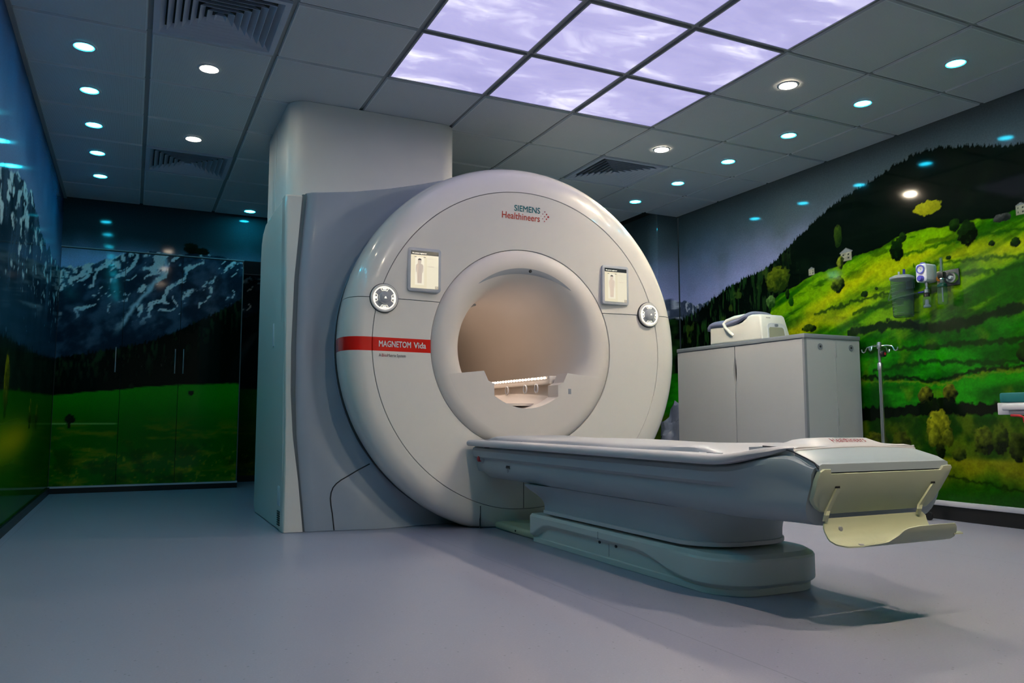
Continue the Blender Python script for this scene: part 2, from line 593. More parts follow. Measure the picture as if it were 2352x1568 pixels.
    def hedge(img, xs, zs, w, col, s=1.0, seed=71):
        c = np.interp(S, xs, zs, left=-9, right=-9)
        wv = w * (.55 + .9 * fbm(S * 16, S * 0 + seed, seed))
        nz = (fbm(S * 34, Z * 34, seed + 3, 3) - .5) * .045
        mk = smoothstep(wv + .012, wv - .008, np.abs(Z - c + nz)) * s
        return img * (1 - mk[..., None]) + c8(*col) * mk[..., None]
    img = hedge(img, [1.9, 2.02, 2.25, 2.59, 2.80, 3.0, 3.2], [1.22, 1.235, 1.253, 1.196, 1.204, 1.246, 1.262], .028, (8, 24, 8), .95, 71)
    img = hedge(img, [1.6, 1.9, 2.25, 2.43], [1.40, 1.438, 1.461, 1.478], .009, (12, 36, 6), .8, 73)
    img = hedge(img, [1.95, 2.05, 2.43, 2.7], [1.36, 1.376, 1.415, 1.43], .012, (12, 38, 6), .75, 75)
    img = hedge(img, [2.0, 2.02, 2.24, 2.48, 2.80, 3.2], [1.09, 1.091, 1.083, 1.076, 1.079, 1.068], .013, (8, 30, 6), .85, 77)
    img = hedge(img, [2.1, 2.17, 2.42, 2.58, 2.89, 3.1], [.94, .949, .978, .981, .956, .95], .011, (8, 34, 6), .8, 79)
    img = hedge(img, [1.9, 2.03, 2.29, 2.58, 2.79, 2.94, 3.2], [.91, .903, .89, .858, .896, .917, .914], .012, (5, 18, 4), .9, 81)
    img = hedge(img, [1.9, 2.03, 2.29, 2.58, 2.79, 2.94, 3.2], [.887, .880, .867, .835, .873, .894, .891], .004, (92, 104, 14), .8, 82)
    img = hedge(img, [1.9, 2.03, 2.34, 2.51, 2.77, 3.3], [.65, .653, .668, .684, .675, .679], .034, (3, 10, 3), 1, 83)
    img = hedge(img, [2.45, 2.9, 3.2], [1.62, 1.58, 1.55], .008, (10, 44, 4), .7, 85)
    img = hedge(img, [2.4, 2.7, 3.0, 3.2], [1.54, 1.52, 1.49, 1.50], .012, (8, 46, 4), .7, 86)
    img = hedge(img, [2.35, 2.7, 3.2], [1.70, 1.725, 1.71], .009, (10, 52, 4), .7, 87)
    img = hedge(img, [2.5, 2.58, 3.06, 3.2], [.285, .273, .205, .19], .004, (8, 24, 3), .9, 88)
    dk, mdg, lt = (5, 16, 5), (20, 46, 8), (84, 104, 20)
    for i, (a, b, r, q, d, l) in enumerate([(1.83, 1.588, .06, .055, dk, lt), (1.34, 1.59, .022, .04, dk, mdg), (1.375, 1.525, .025, .035, (8, 40, 5), (20, 60, 8)),
                                            (1.16, 1.55, .05, .05, (16, 44, 12), (96, 122, 66)), (2.33, 1.75, .05, .075, (2, 10, 3), (10, 30, 6)),
                                            (2.06, 1.485, .03, .022, dk, mdg), (2.16, 1.51, .016, .012, dk, mdg), (2.83, 1.755, .065, .075, (2, 8, 2), (14, 36, 8)),
                                            (2.75, 1.82, .035, .04, dk, mdg), (2.38, 1.82, .03, .035, dk, mdg), (2.98, 1.66, .02, .016, dk, mdg), (2.70, 1.625, .02, .014, dk, mdg),
                                            (3.12, 1.64, .03, .03, dk, mdg), (1.55, 1.30, .07, .03, dk, (40, 60, 10)), (2.49, .764, .05, .06, (2, 8, 2), (92, 96, 20)),
                                            (2.66, .773, .05, .065, (2, 8, 2), (92, 96, 20)), (2.58, .70, .10, .05, (2, 8, 2), (8, 20, 4)),
                                            (2.575, .56, .082, .115, (34, 44, 6), (124, 128, 20)), (2.53, .50, .035, .06, (40, 50, 6), (100, 108, 18)),
                                            (2.63, .50, .035, .06, (34, 44, 6), (90, 98, 16)), (2.575, .42, .03, .05, (4, 12, 3), (24, 32, 6)),
                                            (2.70, .40, .05, .04, (8, 20, 4), (60, 74, 10)), (2.86, .49, .06, .09, (6, 14, 4), (70, 84, 12)),
                                            (2.96, .50, .05, .09, (6, 16, 4), (52, 70, 10)), (3.06, .46, .05, .09, (6, 14, 4), (44, 58, 10)),
                                            (2.10, .46, .09, .07, (10, 20, 4), (70, 80, 10)), (2.30, .45, .07, .09, (10, 18, 4), (60, 72, 10)), (3.14, 1.0, .05, .06, dk, mdg)]):
        img = blob(img, S, Z, a, b, r, q, d, l, 90 + i)

    def house(img, a, b, w, h):
        e = (np.abs(S - a) < w / 2) & (Z > b - h / 2) & (Z < b + h / 2)
        lum = .8 + .4 * (n3 - .3)
        img = np.where(e[..., None], c8(140, 140, 122) * lum[..., None], img)
        rf = (np.abs(S - a) < w * .6) & (Z > b + h * .42) & (Z < b + h * .42 + (w * .62 - np.abs(S - a)) * .5)
        img = np.where(rf[..., None], c8(96, 100, 104), img)
        for k in (-.25, .2):
            for q in (-.2, .18):
                wd = (np.abs(S - a - k * w) < w * .07) & (np.abs(Z - b - q * h) < h * .09)
                img = np.where(wd[..., None], c8(28, 34, 34), img)
        return img
    img = house(img, 1.915, 1.782, .10, .066)
    img = house(img, 1.59, 1.722, .06, .045)
    img = house(img, 3.16, 1.82, .06, .06)
    img = blob(img, S, Z, 3.05, 1.80, .06, .025, (18, 22, 22), (60, 62, 60), 140)
    img = blob(img, S, Z, 1.86, 1.74, .03, .05, dk, (110, 120, 30), 141)
    return img


def paint_range(X, Z):
    """back wall: snowy range, black conifers and a meadow"""
    n1 = fbm(X * 2.2 + 5, Z * 2.2, 211)
    n2 = fbm(X * 9 + 5, Z * 9, 221)
    n3 = fbm(X * 34 + 5, Z * 34, 231, 3)
    img = mixc(c8(84, 96, 118), c8(26, 38, 42), smoothstep(1.95, 2.22, Z + (n1 - .5) * .2))
    mt = np.interp(X, [-.07, .03, .2, .33, .45, .52, .73, .89, 1.1, 1.32, 1.46, 1.7, 2.2], [1.866, 1.908, 1.953, 1.988, 2.04, 2.09, 2.105, 2.093, 2.115, 2.099, 2.075, 2.04, 1.9])
    mt = mt + (fbm(X * 18, X * 0, 241, 4) - .5) * .06
    rock = mixc(c8(6, 17, 26), c8(30, 42, 54), smoothstep(.3, .75, fbm(X * 12 - Z * 7, Z * 10 + X * 4, 243)))
    da, dc = X * .62 + Z * .78, X * .78 - Z * .62
    st = fbm(dc * 30 + 3 + (fbm(X * 8, Z * 8, 249, 3) - .5) * 5, da * 4.5, 245, 5, .5) * .78 + fbm(X * 34, Z * 34, 247, 3) * .22
    big = fbm(X * 3.2 + 1, Z * 4, 248, 3)
    snow = smoothstep(.54, .60, st + (big - .5) * .22 + (Z - mt) * .22 + (X - .7) * .05)
    rock = mixc(rock, c8(150, 162, 166), snow * smoothstep(1.35, 1.7, Z))
    gl = np.interp(Z, [1.3, 1.5, 1.75, 1.98], [.42, .52, .70, .80])
    rock = mixc(rock, c8(112, 126, 132), smoothstep(.035, .005, np.abs(X - gl + (n2 - .5) * .10)) * smoothstep(1.3, 1.5, Z) * .8)
    msk = smoothstep(-.004, .004, mt - Z)
    img = img * (1 - msk[..., None]) + rock * msk[..., None]
    fo = np.interp(X, [-.04, .24, .47, .72, .96, 1.23, 1.46, 1.61, 2.2], [1.09, 1.155, 1.21, 1.275, 1.395, 1.545, 1.69, 1.76, 1.9])
    tl = tree_line(X, 13, .022, .01, .05)
    wood = mixc(c8(1, 4, 2), c8(12, 26, 12), smoothstep(.5, .75, fbm(X * 50, Z * 12, 251, 4)) * smoothstep(-.35, 0, Z - fo))
    msk = smoothstep(-.006, .006, fo + tl - Z)
    img = img * (1 - msk[..., None]) + wood * msk[..., None]
    md = np.interp(X, [-.02, .31, .73, 1.04, 1.46, 2.2], [.811, .853, .898, .923, .947, .96])
    g = mixc(c8(4, 50, 2), c8(8, 78, 3), smoothstep(.45, .9, Z + (n1 - .5) * .2))
    g = mixc(g, c8(62, 66, 4), smoothstep(.52, .72, fbm(X * 5, Z * 22, 253)) * smoothstep(.68, .5, Z) * .75)
    g = mixc(g, c8(92, 84, 10), smoothstep(.66, .74, n3) * smoothstep(.45, .3, Z) * .55)
    g = mixc(g, c8(4, 30, 2), smoothstep(.5, .3, n2) * smoothstep(.5, .3, Z) * .6)
    path = smoothstep(.006, .002, np.abs(Z - .578)) * smoothstep(.52, .46, X)
    g = mixc(g, c8(62, 92, 40), path)
    msk = smoothstep(-.005, .005, md + (n2 - .5) * .02 - Z)
    img = img * (1 - msk[..., None]) + g * msk[..., None]
    for i, (a, b, r, q) in enumerate([(.13, .615, .04, .04), (.13, .57, .012, .035), (.59, .90, .025, .02), (1.07, .85, .025, .025), (1.03, 2.16, .07, .05), (1.12, 2.14, .06, .035)]):
        img = blob(img, X, Z, a, b, r, q, (2, 6, 3), (8, 16, 8), 260 + i)
    return img


def paint_cliff(T, Z):
    """left wall: misty cliffs above dark woods and a sunlit slope; T runs toward the back wall"""
    n1 = fbm(T * 1.6 + 9, Z * 1.6, 311)
    n2 = fbm(T * 7 + 9, Z * 7, 321)
    img = mixc(c8(70, 82, 104), c8(34, 44, 66), smoothstep(1.9, 2.4, Z + (n1 - .5) * .3))
    mt = np.interp(T, [-5, -1, .1, .7, 1.3, 2.1, 3.5], [1.9, 1.75, 1.80, 1.93, 1.99, 1.86, 1.88]) + (fbm(T * 6, T * 0, 341) - .5) * .12
    rock = mixc(c8(10, 26, 36), c8(36, 52, 64), smoothstep(.3, .75, fbm(T * 7, Z * 4, 343)))
    snow = smoothstep(.55, .61, fbm(T * 11 + (fbm(T * 9, Z * 9, 347, 3) - .5) * 3, Z * 14, 345, 5, .5) + (Z - mt) * .3)
    rock = mixc(rock, c8(140, 156, 156), snow * .85)
    rock = mixc(rock, c8(12, 40, 54), smoothstep(1.5, 1.2, Z) * .8)
    msk = smoothstep(-.006, .006, mt - Z)
    img = img * (1 - msk[..., None]) + rock * msk[..., None]
    fo = np.interp(T, [-5, 0, 1.0, 2.6, 3.5], [1.0, 1.0, 1.02, 1.05, 1.09]) + tree_line(T, 23, .05, .01, .06)
    msk = smoothstep(-.006, .006, fo - Z)
    img = img * (1 - msk[..., None]) + mixc(c8(2, 8, 5), c8(10, 30, 20), n2) * msk[..., None]
    md = np.interp(T, [-5, 0, 1.6, 2.7, 3.5], [.72, .74, .79, .80, .81]) + (n2 - .5) * .06
    g = mixc(c8(5, 42, 3), c8(18, 66, 4), n1)
    sun = np.exp(-((T - 1.2) / .9) ** 2 - ((Z - .50 - (T - 1.2) * .03) / .11) ** 2)
    g = mixc(g, c8(110, 108, 6), sun)
    msk = smoothstep(-.006, .006, md - Z)
    img = img * (1 - msk[..., None]) + g * msk[..., None]
    for i, (a, b, r, q) in enumerate([(.75, .80, .10, .16), (1.9, .66, .08, .10), (2.3, .64, .10, .09), (.2, .85, .12, .2)]):
        img = blob(img, T, Z, a, b, r, q, (14, 26, 4), (70, 78, 8), 360 + i)
    return img


PRINT_GAIN = 1.45


def mural(name, us, zs, place, paint, m, parent=None, gain=PRINT_GAIN, origin=None):
    """wall surface over the grid us x zs with its printed colours stored per point"""
    U, Z = np.meshgrid(us, zs)
    rgb = np.clip(paint(U, Z), 0, 1)
    lin = np.where(rgb <= .04045, rgb / 12.92, ((rgb + .055) / 1.055) ** 2.4) * gain
    lin = np.clip(lin, 0, .85)
    P = place(U, Z)
    R, C = U.shape
    org = np.array(origin if origin is not None else (ORG[parent.name] if parent is not None else (0, 0, 0)), float)
    co = (P.reshape(-1, 3) - org).astype(np.float32)
    idx = np.arange(R * C).reshape(R, C)
    q = np.stack([idx[:-1, :-1], idx[:-1, 1:], idx[1:, 1:], idx[1:, :-1]], -1).reshape(-1, 4).astype(np.int32)
    me = bpy.data.meshes.new(name)
    me.vertices.add(R * C)
    me.vertices.foreach_set('co', co.ravel())
    me.loops.add(q.size)
    me.loops.foreach_set('vertex_index', q.ravel())
    me.polygons.add(len(q))
    me.polygons.foreach_set('loop_start', np.arange(0, q.size, 4, dtype=np.int32))
    me.update(calc_edges=True)
    at = me.color_attributes.new('print', 'FLOAT_COLOR', 'POINT')
    at.data.foreach_set('color', np.concatenate([lin.reshape(-1, 3), np.ones((R * C, 1))], 1).astype(np.float32).ravel())
    me.materials.append(m)
    o = bpy.data.objects.new(name, me)
    link(o, parent)
    if parent is None:
        o.location = org
    ORG[o.name] = org
    return o


# ------------------------------------------------------------------ the room
structure(box('floor', -0.1, ROOM_W + 0.1, Y_FRONT - 0.1, 4.4, -0.08, 0.0, M_FLOOR))
zs = np.arange(0.0, CEIL + .03, .005)
su = np.concatenate([np.arange(0, 3.3, .005), np.arange(3.3, 1.78 - Y_FRONT + .02, .03)])
structure(mural('wall_right', su, zs, lambda S, Z: np.stack([np.full_like(S, ROOM_W), 1.78 - S, Z], -1),
                lambda S, Z: paint_valley(np.where(S > 3.2, np.maximum(6.4 - S, 1.3), S), Z), M_MURAL))
# pillar in the far right corner, wrapped in the same print
pz = np.arange(0, CEIL + .03, .012)
pil = mural('wall_pillar', np.array([-.9, -.7, -.5, -.4, -.3, -.23, -.2299, -.2, -.15, -.10, -.05, 0.0]), pz,
            lambda S, Z: np.stack([np.where(S <= -.23, 4.95, 5.18 + S), np.where(S <= -.23, 1.80 + (-.23 - S) * 2.54, 1.80), Z], -1),
            paint_valley, M_MURAL)
structure(pil)
# left wall
tu = np.arange(Y_FRONT, Y_BACK + .02, .016)
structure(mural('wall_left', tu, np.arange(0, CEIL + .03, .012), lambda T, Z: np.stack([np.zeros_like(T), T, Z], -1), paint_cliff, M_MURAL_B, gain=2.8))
# back wall: print above the flush doors, doors below, a recess beyond them
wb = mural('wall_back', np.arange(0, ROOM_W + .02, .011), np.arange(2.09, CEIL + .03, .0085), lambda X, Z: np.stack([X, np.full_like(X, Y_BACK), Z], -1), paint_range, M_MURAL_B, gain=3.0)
structure(wb)
structure(mural('wall_recess', np.arange(1.49, ROOM_W + .02, .014), np.arange(0, 2.10, .014), lambda X, Z: np.stack([X, np.full_like(X, 4.2), Z], -1),
                lambda X, Z: paint_range(X * .8 + .1, Z + .02), M_MURAL_B))
structure(box('wall_recess_side', 1.47, 1.489, Y_BACK + .02, 4.2, 0, 2.09, M_PLAIN))
structure(box('wall_recess_head', 1.47, ROOM_W, Y_BACK + .005, 4.2, 2.09, 2.11, M_PLAIN))
structure(box('wall_front', -0.1, ROOM_W + .1, Y_FRONT - .1, Y_FRONT, 0, CEIL + .04, M_PLAIN))
structure(box('wall_door_backing', 0, 1.47, Y_BACK + .03, Y_BACK + .08, 0, 2.09, M_BLACK))
for i, (xa, xb, hs) in enumerate(((.003, .498, [.455]), (.502, .960, [.928]), (.964, 1.478, [.996]))):
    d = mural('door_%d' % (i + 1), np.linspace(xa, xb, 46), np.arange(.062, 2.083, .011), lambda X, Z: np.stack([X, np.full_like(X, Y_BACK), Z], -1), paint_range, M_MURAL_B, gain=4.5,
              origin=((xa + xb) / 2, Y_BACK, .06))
    structure(d)
    tag(d, ('printed cupboard door next to the corner', 'printed cupboard door in the middle', 'printed cupboard door nearest the scanner')[i])
    box('door_leaf', xa, xb, Y_BACK + .002, Y_BACK + .028, .062, 2.078, M_BLACK, d)
    for h in hs:
        bm = bmesh.new()
        bm_tube(bm, [(h, Y_BACK - .03, 1.02), (h, Y_BACK - .03, 1.238)], .006, 10)
        for zz in (1.05, 1.21):
            bm_tube(bm, [(h, Y_BACK - .03, zz), (h, Y_BACK + .001, zz)], .005, 8)
        tag(put_bm('door_handle', bm, M_METAL, d, 45), 'slim steel bar handle')
structure(box('trim_1', .0, 1.49, Y_BACK - .004, Y_BACK + .02, 2.083, 2.092, M_GRID))
structure(box('trim_2', .0, 1.49, Y_BACK - .012, Y_BACK + .02, .045, .06, M_LEDGE))
structure(box('baseboard_back', .0, 1.489, Y_BACK - .010, Y_BACK + .02, 0, .045, M_SKIRT))
structure(box('baseboard_recess', 1.49, ROOM_W, 4.18, 4.199, 0, .06, M_SKIRT))
structure(box('baseboard_left', .001, .014, Y_FRONT, Y_BACK - .012, 0, .055, M_SKIRT))
bm = bmesh.new()
bm_box(bm, ROOM_W - .034, ROOM_W - .001, Y_FRONT, 1.78, 0, .085, .004)
structure(put_bm('baseboard_right', bm, M_SKIRT, None, 40))
structure(box('trim_3', ROOM_W - .045, ROOM_W - .001, Y_FRONT, -.76, .0855, .115, M_LEDGE, bevel=.004))
structure(box('trim_4', ROOM_W - .055, ROOM_W - .001, -.757, -.60, .0855, .122, M_SKIRT, bevel=.01))

# ------------------------------------------------------------------ ceiling grid
CH = CEIL + .014                                             # level of the tee bars
ceil = structure(box('ceiling', -.1, ROOM_W + .1, Y_FRONT - .1, 4.3, CEIL + .035, CEIL + .08, M_BLACK))
tile_me = None
sky_cells = {(i, j) for i in (3, 4, 5) for j in range(-5, 0)}  # row nearest the camera is added, unseen, for more light on the scanner front
vent_cells = {(1, -1), (1, 3), (6, 1)}


def tile(x0, x1, y0, y1):
    g, t = .0115, .012
    bm = bmesh.new()
    a = [bm.verts.new(((x0 if k in (0, 3) else x1) + (g if k in (0, 3) else -g) - cx, (y0 if k < 2 else y1) + (g if k < 2 else -g) - cy, 0)) for k in range(4)]
    b = [bm.verts.new(((x0 if k in (0, 3) else x1) + (g + .004 if k in (0, 3) else -g - .004) - cx, (y0 if k < 2 else y1) + (g + .004 if k < 2 else -g - .004) - cy, -t)) for k in range(4)]
    bm.faces.new(a)
    bm.faces.new(b[::-1])
    for k in range(4):
        bm.faces.new((a[k], b[k], b[(k + 1) % 4], a[(k + 1) % 4]))
    bmesh.ops.recalc_face_normals(bm, faces=bm.faces[:])
    me = bpy.data.meshes.new('ceiling_tile')
    bm.to_mesh(me)
    bm.free()
    me.materials.append(M_TILE)
    return me


cache = {}
for i in range(9):
    for j in range(-9, 6):
        if (i, j) in sky_cells or (i, j) in vent_cells:
            continue
        x0, x1, y0, y1 = .6 * i, min(.6 * i + .6, ROOM_W), max(.6 * j, Y_FRONT), min(.6 * j + .6, Y_BACK)
        if y1 - y0 < .06:
            continue
        if x0 >= 4.75 and y0 >= 1.79:
            continue
        if x0 >= 1.41 and x1 <= 2.42 and y0 >= .52 and y1 <= 1.4:
            continue
        cx, cy = (x0 + x1) / 2, (y0 + y1) / 2
        k = (round(x1 - x0, 3), round(y1 - y0, 3))
        if k not in cache:
            cache[k] = tile(x0, x1, y0, y1)
        o = bpy.data.objects.new('ceiling_tile', cache[k])
        link(o, ceil)
        o.location = (cx, cy, CEIL + .012)
for i in range(0, 10):
    x = min(.6 * i, ROOM_W - .004)
    box('tee_bar', x - .012, x + .012, Y_FRONT, Y_BACK, CH, CH + .004, M_GRID, ceil)
for j in range(-8, 6):
    box('cross_tee', 0, ROOM_W, .6 * j - .012, .6 * j + .012, CH - .0005, CH + .003, M_GRID, ceil)
structure(box('trim_5', .0005, .022, Y_FRONT, Y_BACK - .001, CEIL - .012, CEIL + .010, M_GRID))

# luminous sky panels
rown = {-1: 'the row nearest the back', -2: 'the second row from the back', -3: 'the third row from the back', -4: 'the fourth row from the back', -5: 'the added unseen row nearest the camera'}
coln = {3: 'left column', 4: 'middle column', 5: 'right column'}
for (i, j) in sorted(sky_cells):
    x, y = .6 * i + .3, .6 * j + .3
    t = thing('sky_light_panel', (x, y, CEIL + .012), 'backlit lavender cloud print ceiling panel, %s, %s' % (coln[i], rown[j]), 'light panel', 'luminous sky ceiling panels')
    box('diffuser', x - .278, x + .278, y - .278, y + .278, CEIL + .004, CEIL + .010, M_SKY, t)
    bm = bmesh.new()
    for a, b, c, d in ((-.288, .288, -.288, -.278), (-.288, .288, .278, .288), (-.288, -.278, -.278, .278), (.278, .288, -.278, .278)):
        bm_box(bm, x + a, x + b, y + c, y + d, CEIL, CEIL + .012)
    put_bm('frame', bm, M_GRID, t)

# downlights
def lens_material(name, col, strength):
    """LED lens: brightest over the diode in the middle, dimmer toward its border"""
    m = bpy.data.materials.new(name)
    nt, N, L, b = nodes_of(m)
    tc = N.new('ShaderNodeTexCoord')
    ln = N.new('ShaderNodeVectorMath'); ln.operation = 'LENGTH'
    sx = N.new('ShaderNodeSeparateXYZ'); L.new(tc.outputs['Object'], sx.inputs[0])
    cb = N.new('ShaderNodeCombineXYZ'); L.new(sx.outputs[0], cb.inputs[0]); L.new(sx.outputs[1], cb.inputs[1])
    L.new(cb.outputs[0], ln.inputs[0])
    rr = math_node(N, L, 'DIVIDE', ln.outputs['Value'], .047)
    fall = math_node(N, L, 'SUBTRACT', 1.0, math_node(N, L, 'MULTIPLY', math_node(N, L, 'POWER', rr, 6.0), .94))
    L.new(math_node(N, L, 'MULTIPLY', fall, strength * 1.3), b.inputs['Emission Strength'])
    b.inputs['Emission Color'].default_value = (*col, 1)
    b.inputs['Base Color'].default_value = (.6, .6, .6, 1)
    return m


M_LENS_W = lens_material('warm_lens', C_WARM, L_WARM)
M_LENS_L = lens_material('warm_lens_dimmed', C_WARM, L_WARM_LOW)
M_LENS_B = lens_material('blue_lens', C_BLUE, L_BLUE)


def downlight(x, y, lens, label, group):
    t = thing('downlight', (x, y, CEIL), label, 'downlight', group)
    lathe('trim_ring', [(.0475, -.001), (.049, -.006), (.058, -.006), (.063, -.0005)], (x, y, CEIL), 'Z', M_WHITEP, t, 40, close=True)
    lathe('lens', [(.0, -.0035), (.047, -.0035), (.047, -.0012), (0, -.0012)], (x, y, CEIL), 'Z', lens, t, 40)
    return t


order = ['the camera end', 'second', 'third', 'fourth', 'fifth', 'sixth']
n = 0
for j in range(-5, 5):
    y = .6 * j + .3
    names = {-1: 'cyan downlight cut by the top edge at the upper left', 0: 'first cyan downlight in view at the top left, brightest of its row', 1: 'second cyan downlight from the camera in the left row',
             2: 'third cyan downlight from the camera in the left row', 3: 'fourth cyan downlight from the camera in the left row',
             4: 'last cyan downlight of the left row, nearest the back wall'}
    downlight(.3, y, M_LENS_B, names.get(j, 'blue downlight along the left wall cut off by the top of the picture'), 'blue downlights along the left wall')
names = ['largest cyan downlight in the right row, at the top right', 'second cyan downlight from the camera in the right row', 'third cyan downlight from the camera in the right row',
         'fourth cyan downlight from the camera in the right row', 'fifth cyan downlight from the camera in the right row', 'farthest small cyan downlight of the right row above the scanner']
for j in range(-5, 3):
    downlight(4.5, .6 * j + .3, M_LENS_B, names[j + 3] if j >= -3 else 'blue downlight along the right wall outside the picture', 'blue downlights along the right wall')
downlight(1.5, 3.3, M_LENS_B, 'lone cyan downlight at the back beside the duct housing', 'blue downlights at the back')
for x, y, lb in ((.9, .3, 'warm white downlight right behind the large left air vent'), (.9, 1.5, 'warm white downlight in front of the small left air vent'),
                 (3.9, -.9, 'larger warm white downlight beside the right edge of the sky panels'), (3.9, .3, 'smaller warm white downlight in front of the right air vent')):
    downlight(x, y, M_LENS_L if x < 2 else M_LENS_W, lb, 'warm white downlights')
downlight(.9, -.9, M_LENS_L, 'dimmed warm downlight in front of the large left air vent, outside the picture', 'warm white downlights')
for x, y in ((2.1, -3.3), (3.3, -3.3)):  # downlights added out of view to brighten the scanner face and floor
    downlight(x, y, M_LENS_W, 'added bright warm downlight in the ceiling nearer the camera, outside the picture', 'added warm downlights above the camera')


# air vents
def vent(x, y, label):
    t = thing('ceiling_vent', (x, y, CEIL), label, 'air vent', 'square ceiling air vents')
    bm = bmesh.new()
    for a, b, c, d in ((-.288, .288, -.288, -.262), (-.288, .288, .262, .288), (-.288, -.262, -.262, .262), (.262, .288, -.262, .262)):
        bm_box(bm, x + a, x + b, y + c, y + d, CEIL - .003, CEIL + .012)
    put_bm('frame', bm, M_VENT, t)
    box('plenum_back', x - .262, x + .262, y - .262, y + .262, CEIL + .029, CEIL + .034, M_BLACK, t)
    nb = 8
    for k in range(nb):
        a = .262 - k * .0335
        bm = bmesh.new()
        hi, lo, th = max(a - .025, .006), a, .0016
        ring = lambda r, z: [bm.verts.new((x + sx * r, y + sy * r, z)) for sx, sy in ((-1, -1), (1, -1), (1, 1), (-1, 1))]
        A, B, C, D = ring(lo, CEIL - .002), ring(hi, CEIL + .026), ring(hi - th, CEIL + .026), ring(lo - th * 1.5, CEIL - .002)
        for P, Q in ((A, B), (B, C), (C, D), (D, A)):
            for q in range(4):
                bm.faces.new((P[q], P[(q + 1) % 4], Q[(q + 1) % 4], Q[q]))
        put_bm('louvre', bm, M_VENT, t)
    return t


vent(.9, -.3, 'large square louvred ceiling air vent at the top left')
vent(.9, 2.1, 'smaller square louvred ceiling air vent far back on the left')
vent(3.9, .9, 'square louvred ceiling air vent above the scanner on the right')

# ------------------------------------------------------------------ duct housing behind the scanner
pts = round_rect(1.375, 2.437, .515, 1.42, .11, 10)
dh = tag(prism('duct_housing', pts, lambda a, b: (a, b, 1.86), lambda a, b: (a, b, CEIL - .002), M_PAINT, origin=(1.9, .97, 1.86)),
         'cream rounded duct housing rising from behind the scanner to the ceiling', 'duct')
box('cover_strip', 1.371, 1.376, .99, 1.10, 1.92, CEIL - .004, M_PAINT, dh, bevel=.001)

# ------------------------------------------------------------------ the scanner
sc = thing('mri_scanner', (XA, .75, 0), 'large white ring-shaped scanner with blue grey body and red stripe', 'scanner')


def bisect(bm, co, no):
    g = bm.verts[:] + bm.edges[:] + bm.faces[:]
    r = bmesh.ops.bisect_plane(bm, geom=g, dist=1e-6, plane_co=co, plane_no=no, clear_outer=True)
    es = [e for e in r['geom_cut'] if isinstance(e, bmesh.types.BMEdge)]
    try:
        bmesh.ops.edgeloop_fill(bm, edges=es)
    except Exception:
        pass


def ring_bm(prof, n=180):
    bm = bm_lathe(bmesh.new(), prof, (XA, 0, ZA), 'Y', n, close=True)
    for v in bm.verts:                                       # the rim sits a touch off the bore axis
        k = float(smoothstep(.96, 1.06, math.hypot(v.co.x - XA, v.co.z - ZA))) * .011
        v.co.x += k
        v.co.z += k
    return bm


Z_SEAM = 1.280
OUTER = [(.9425, .036), (.944, .034), (.99, .034), (1.03, .040), (1.058, .054), (1.078, .076), (1.092, .108), (1.099, .15), (1.10, .20), (1.093, .27), (1.085, .31), (.98, .31), (.9425, .14)]
FRONT = [(.5965, .064), (.598, .0625), (.68, .056), (.80, .045), (.938, .034), (.9395, .036), (.9395, .135), (.5965, .135)]
FLARE = [(.5935, .068), (.592, .064), (.575, .052), (.55, .043), (.52, .040), (.49, .044), (.462, .056), (.438, .076), (.416, .108), (.398, .150), (.384, .21), (.372, .29), (.362, .40), (.354, .55), (.350, .70)]


def band_material(name, col):
    """white shell with a printed red stripe on its left half at a fixed height"""
    m = bpy.data.materials.new(name)
    nt, N, L, b = nodes_of(m)
    geo = N.new('ShaderNodeTexCoord')
    sx = N.new('ShaderNodeSeparateXYZ')
    L.new(geo.outputs['Object'], sx.inputs[0])
    dz = math_node(N, L, 'ABSOLUTE', math_node(N, L, 'SUBTRACT', sx.outputs[2], 1.0245))
    on = math_node(N, L, 'MULTIPLY', math_node(N, L, 'LESS_THAN', dz, .0375), math_node(N, L, 'LESS_THAN', sx.outputs[0], -.3))
    nz = N.new('ShaderNodeTexNoise'); nz.inputs['Scale'].default_value = 4
    L.new(geo.outputs['Object'], nz.inputs['Vector'])
    wh = mix_col(N, L, nz.outputs['Fac'], tuple(c * .985 for c in col), tuple(min(1, c * 1.015) for c in col))
    L.new(mix_col(N, L, on, wh, (.80, .012, .004)), b.inputs['Base Color'])
    b.inputs['Roughness'].default_value = .26
    b.inputs['Coat Weight'].default_value = .7
    b.inputs['Coat Roughness'].default_value = .05
    return m


M_BAND = band_material('gloss_white_with_stripe', (.90, .86, .79))


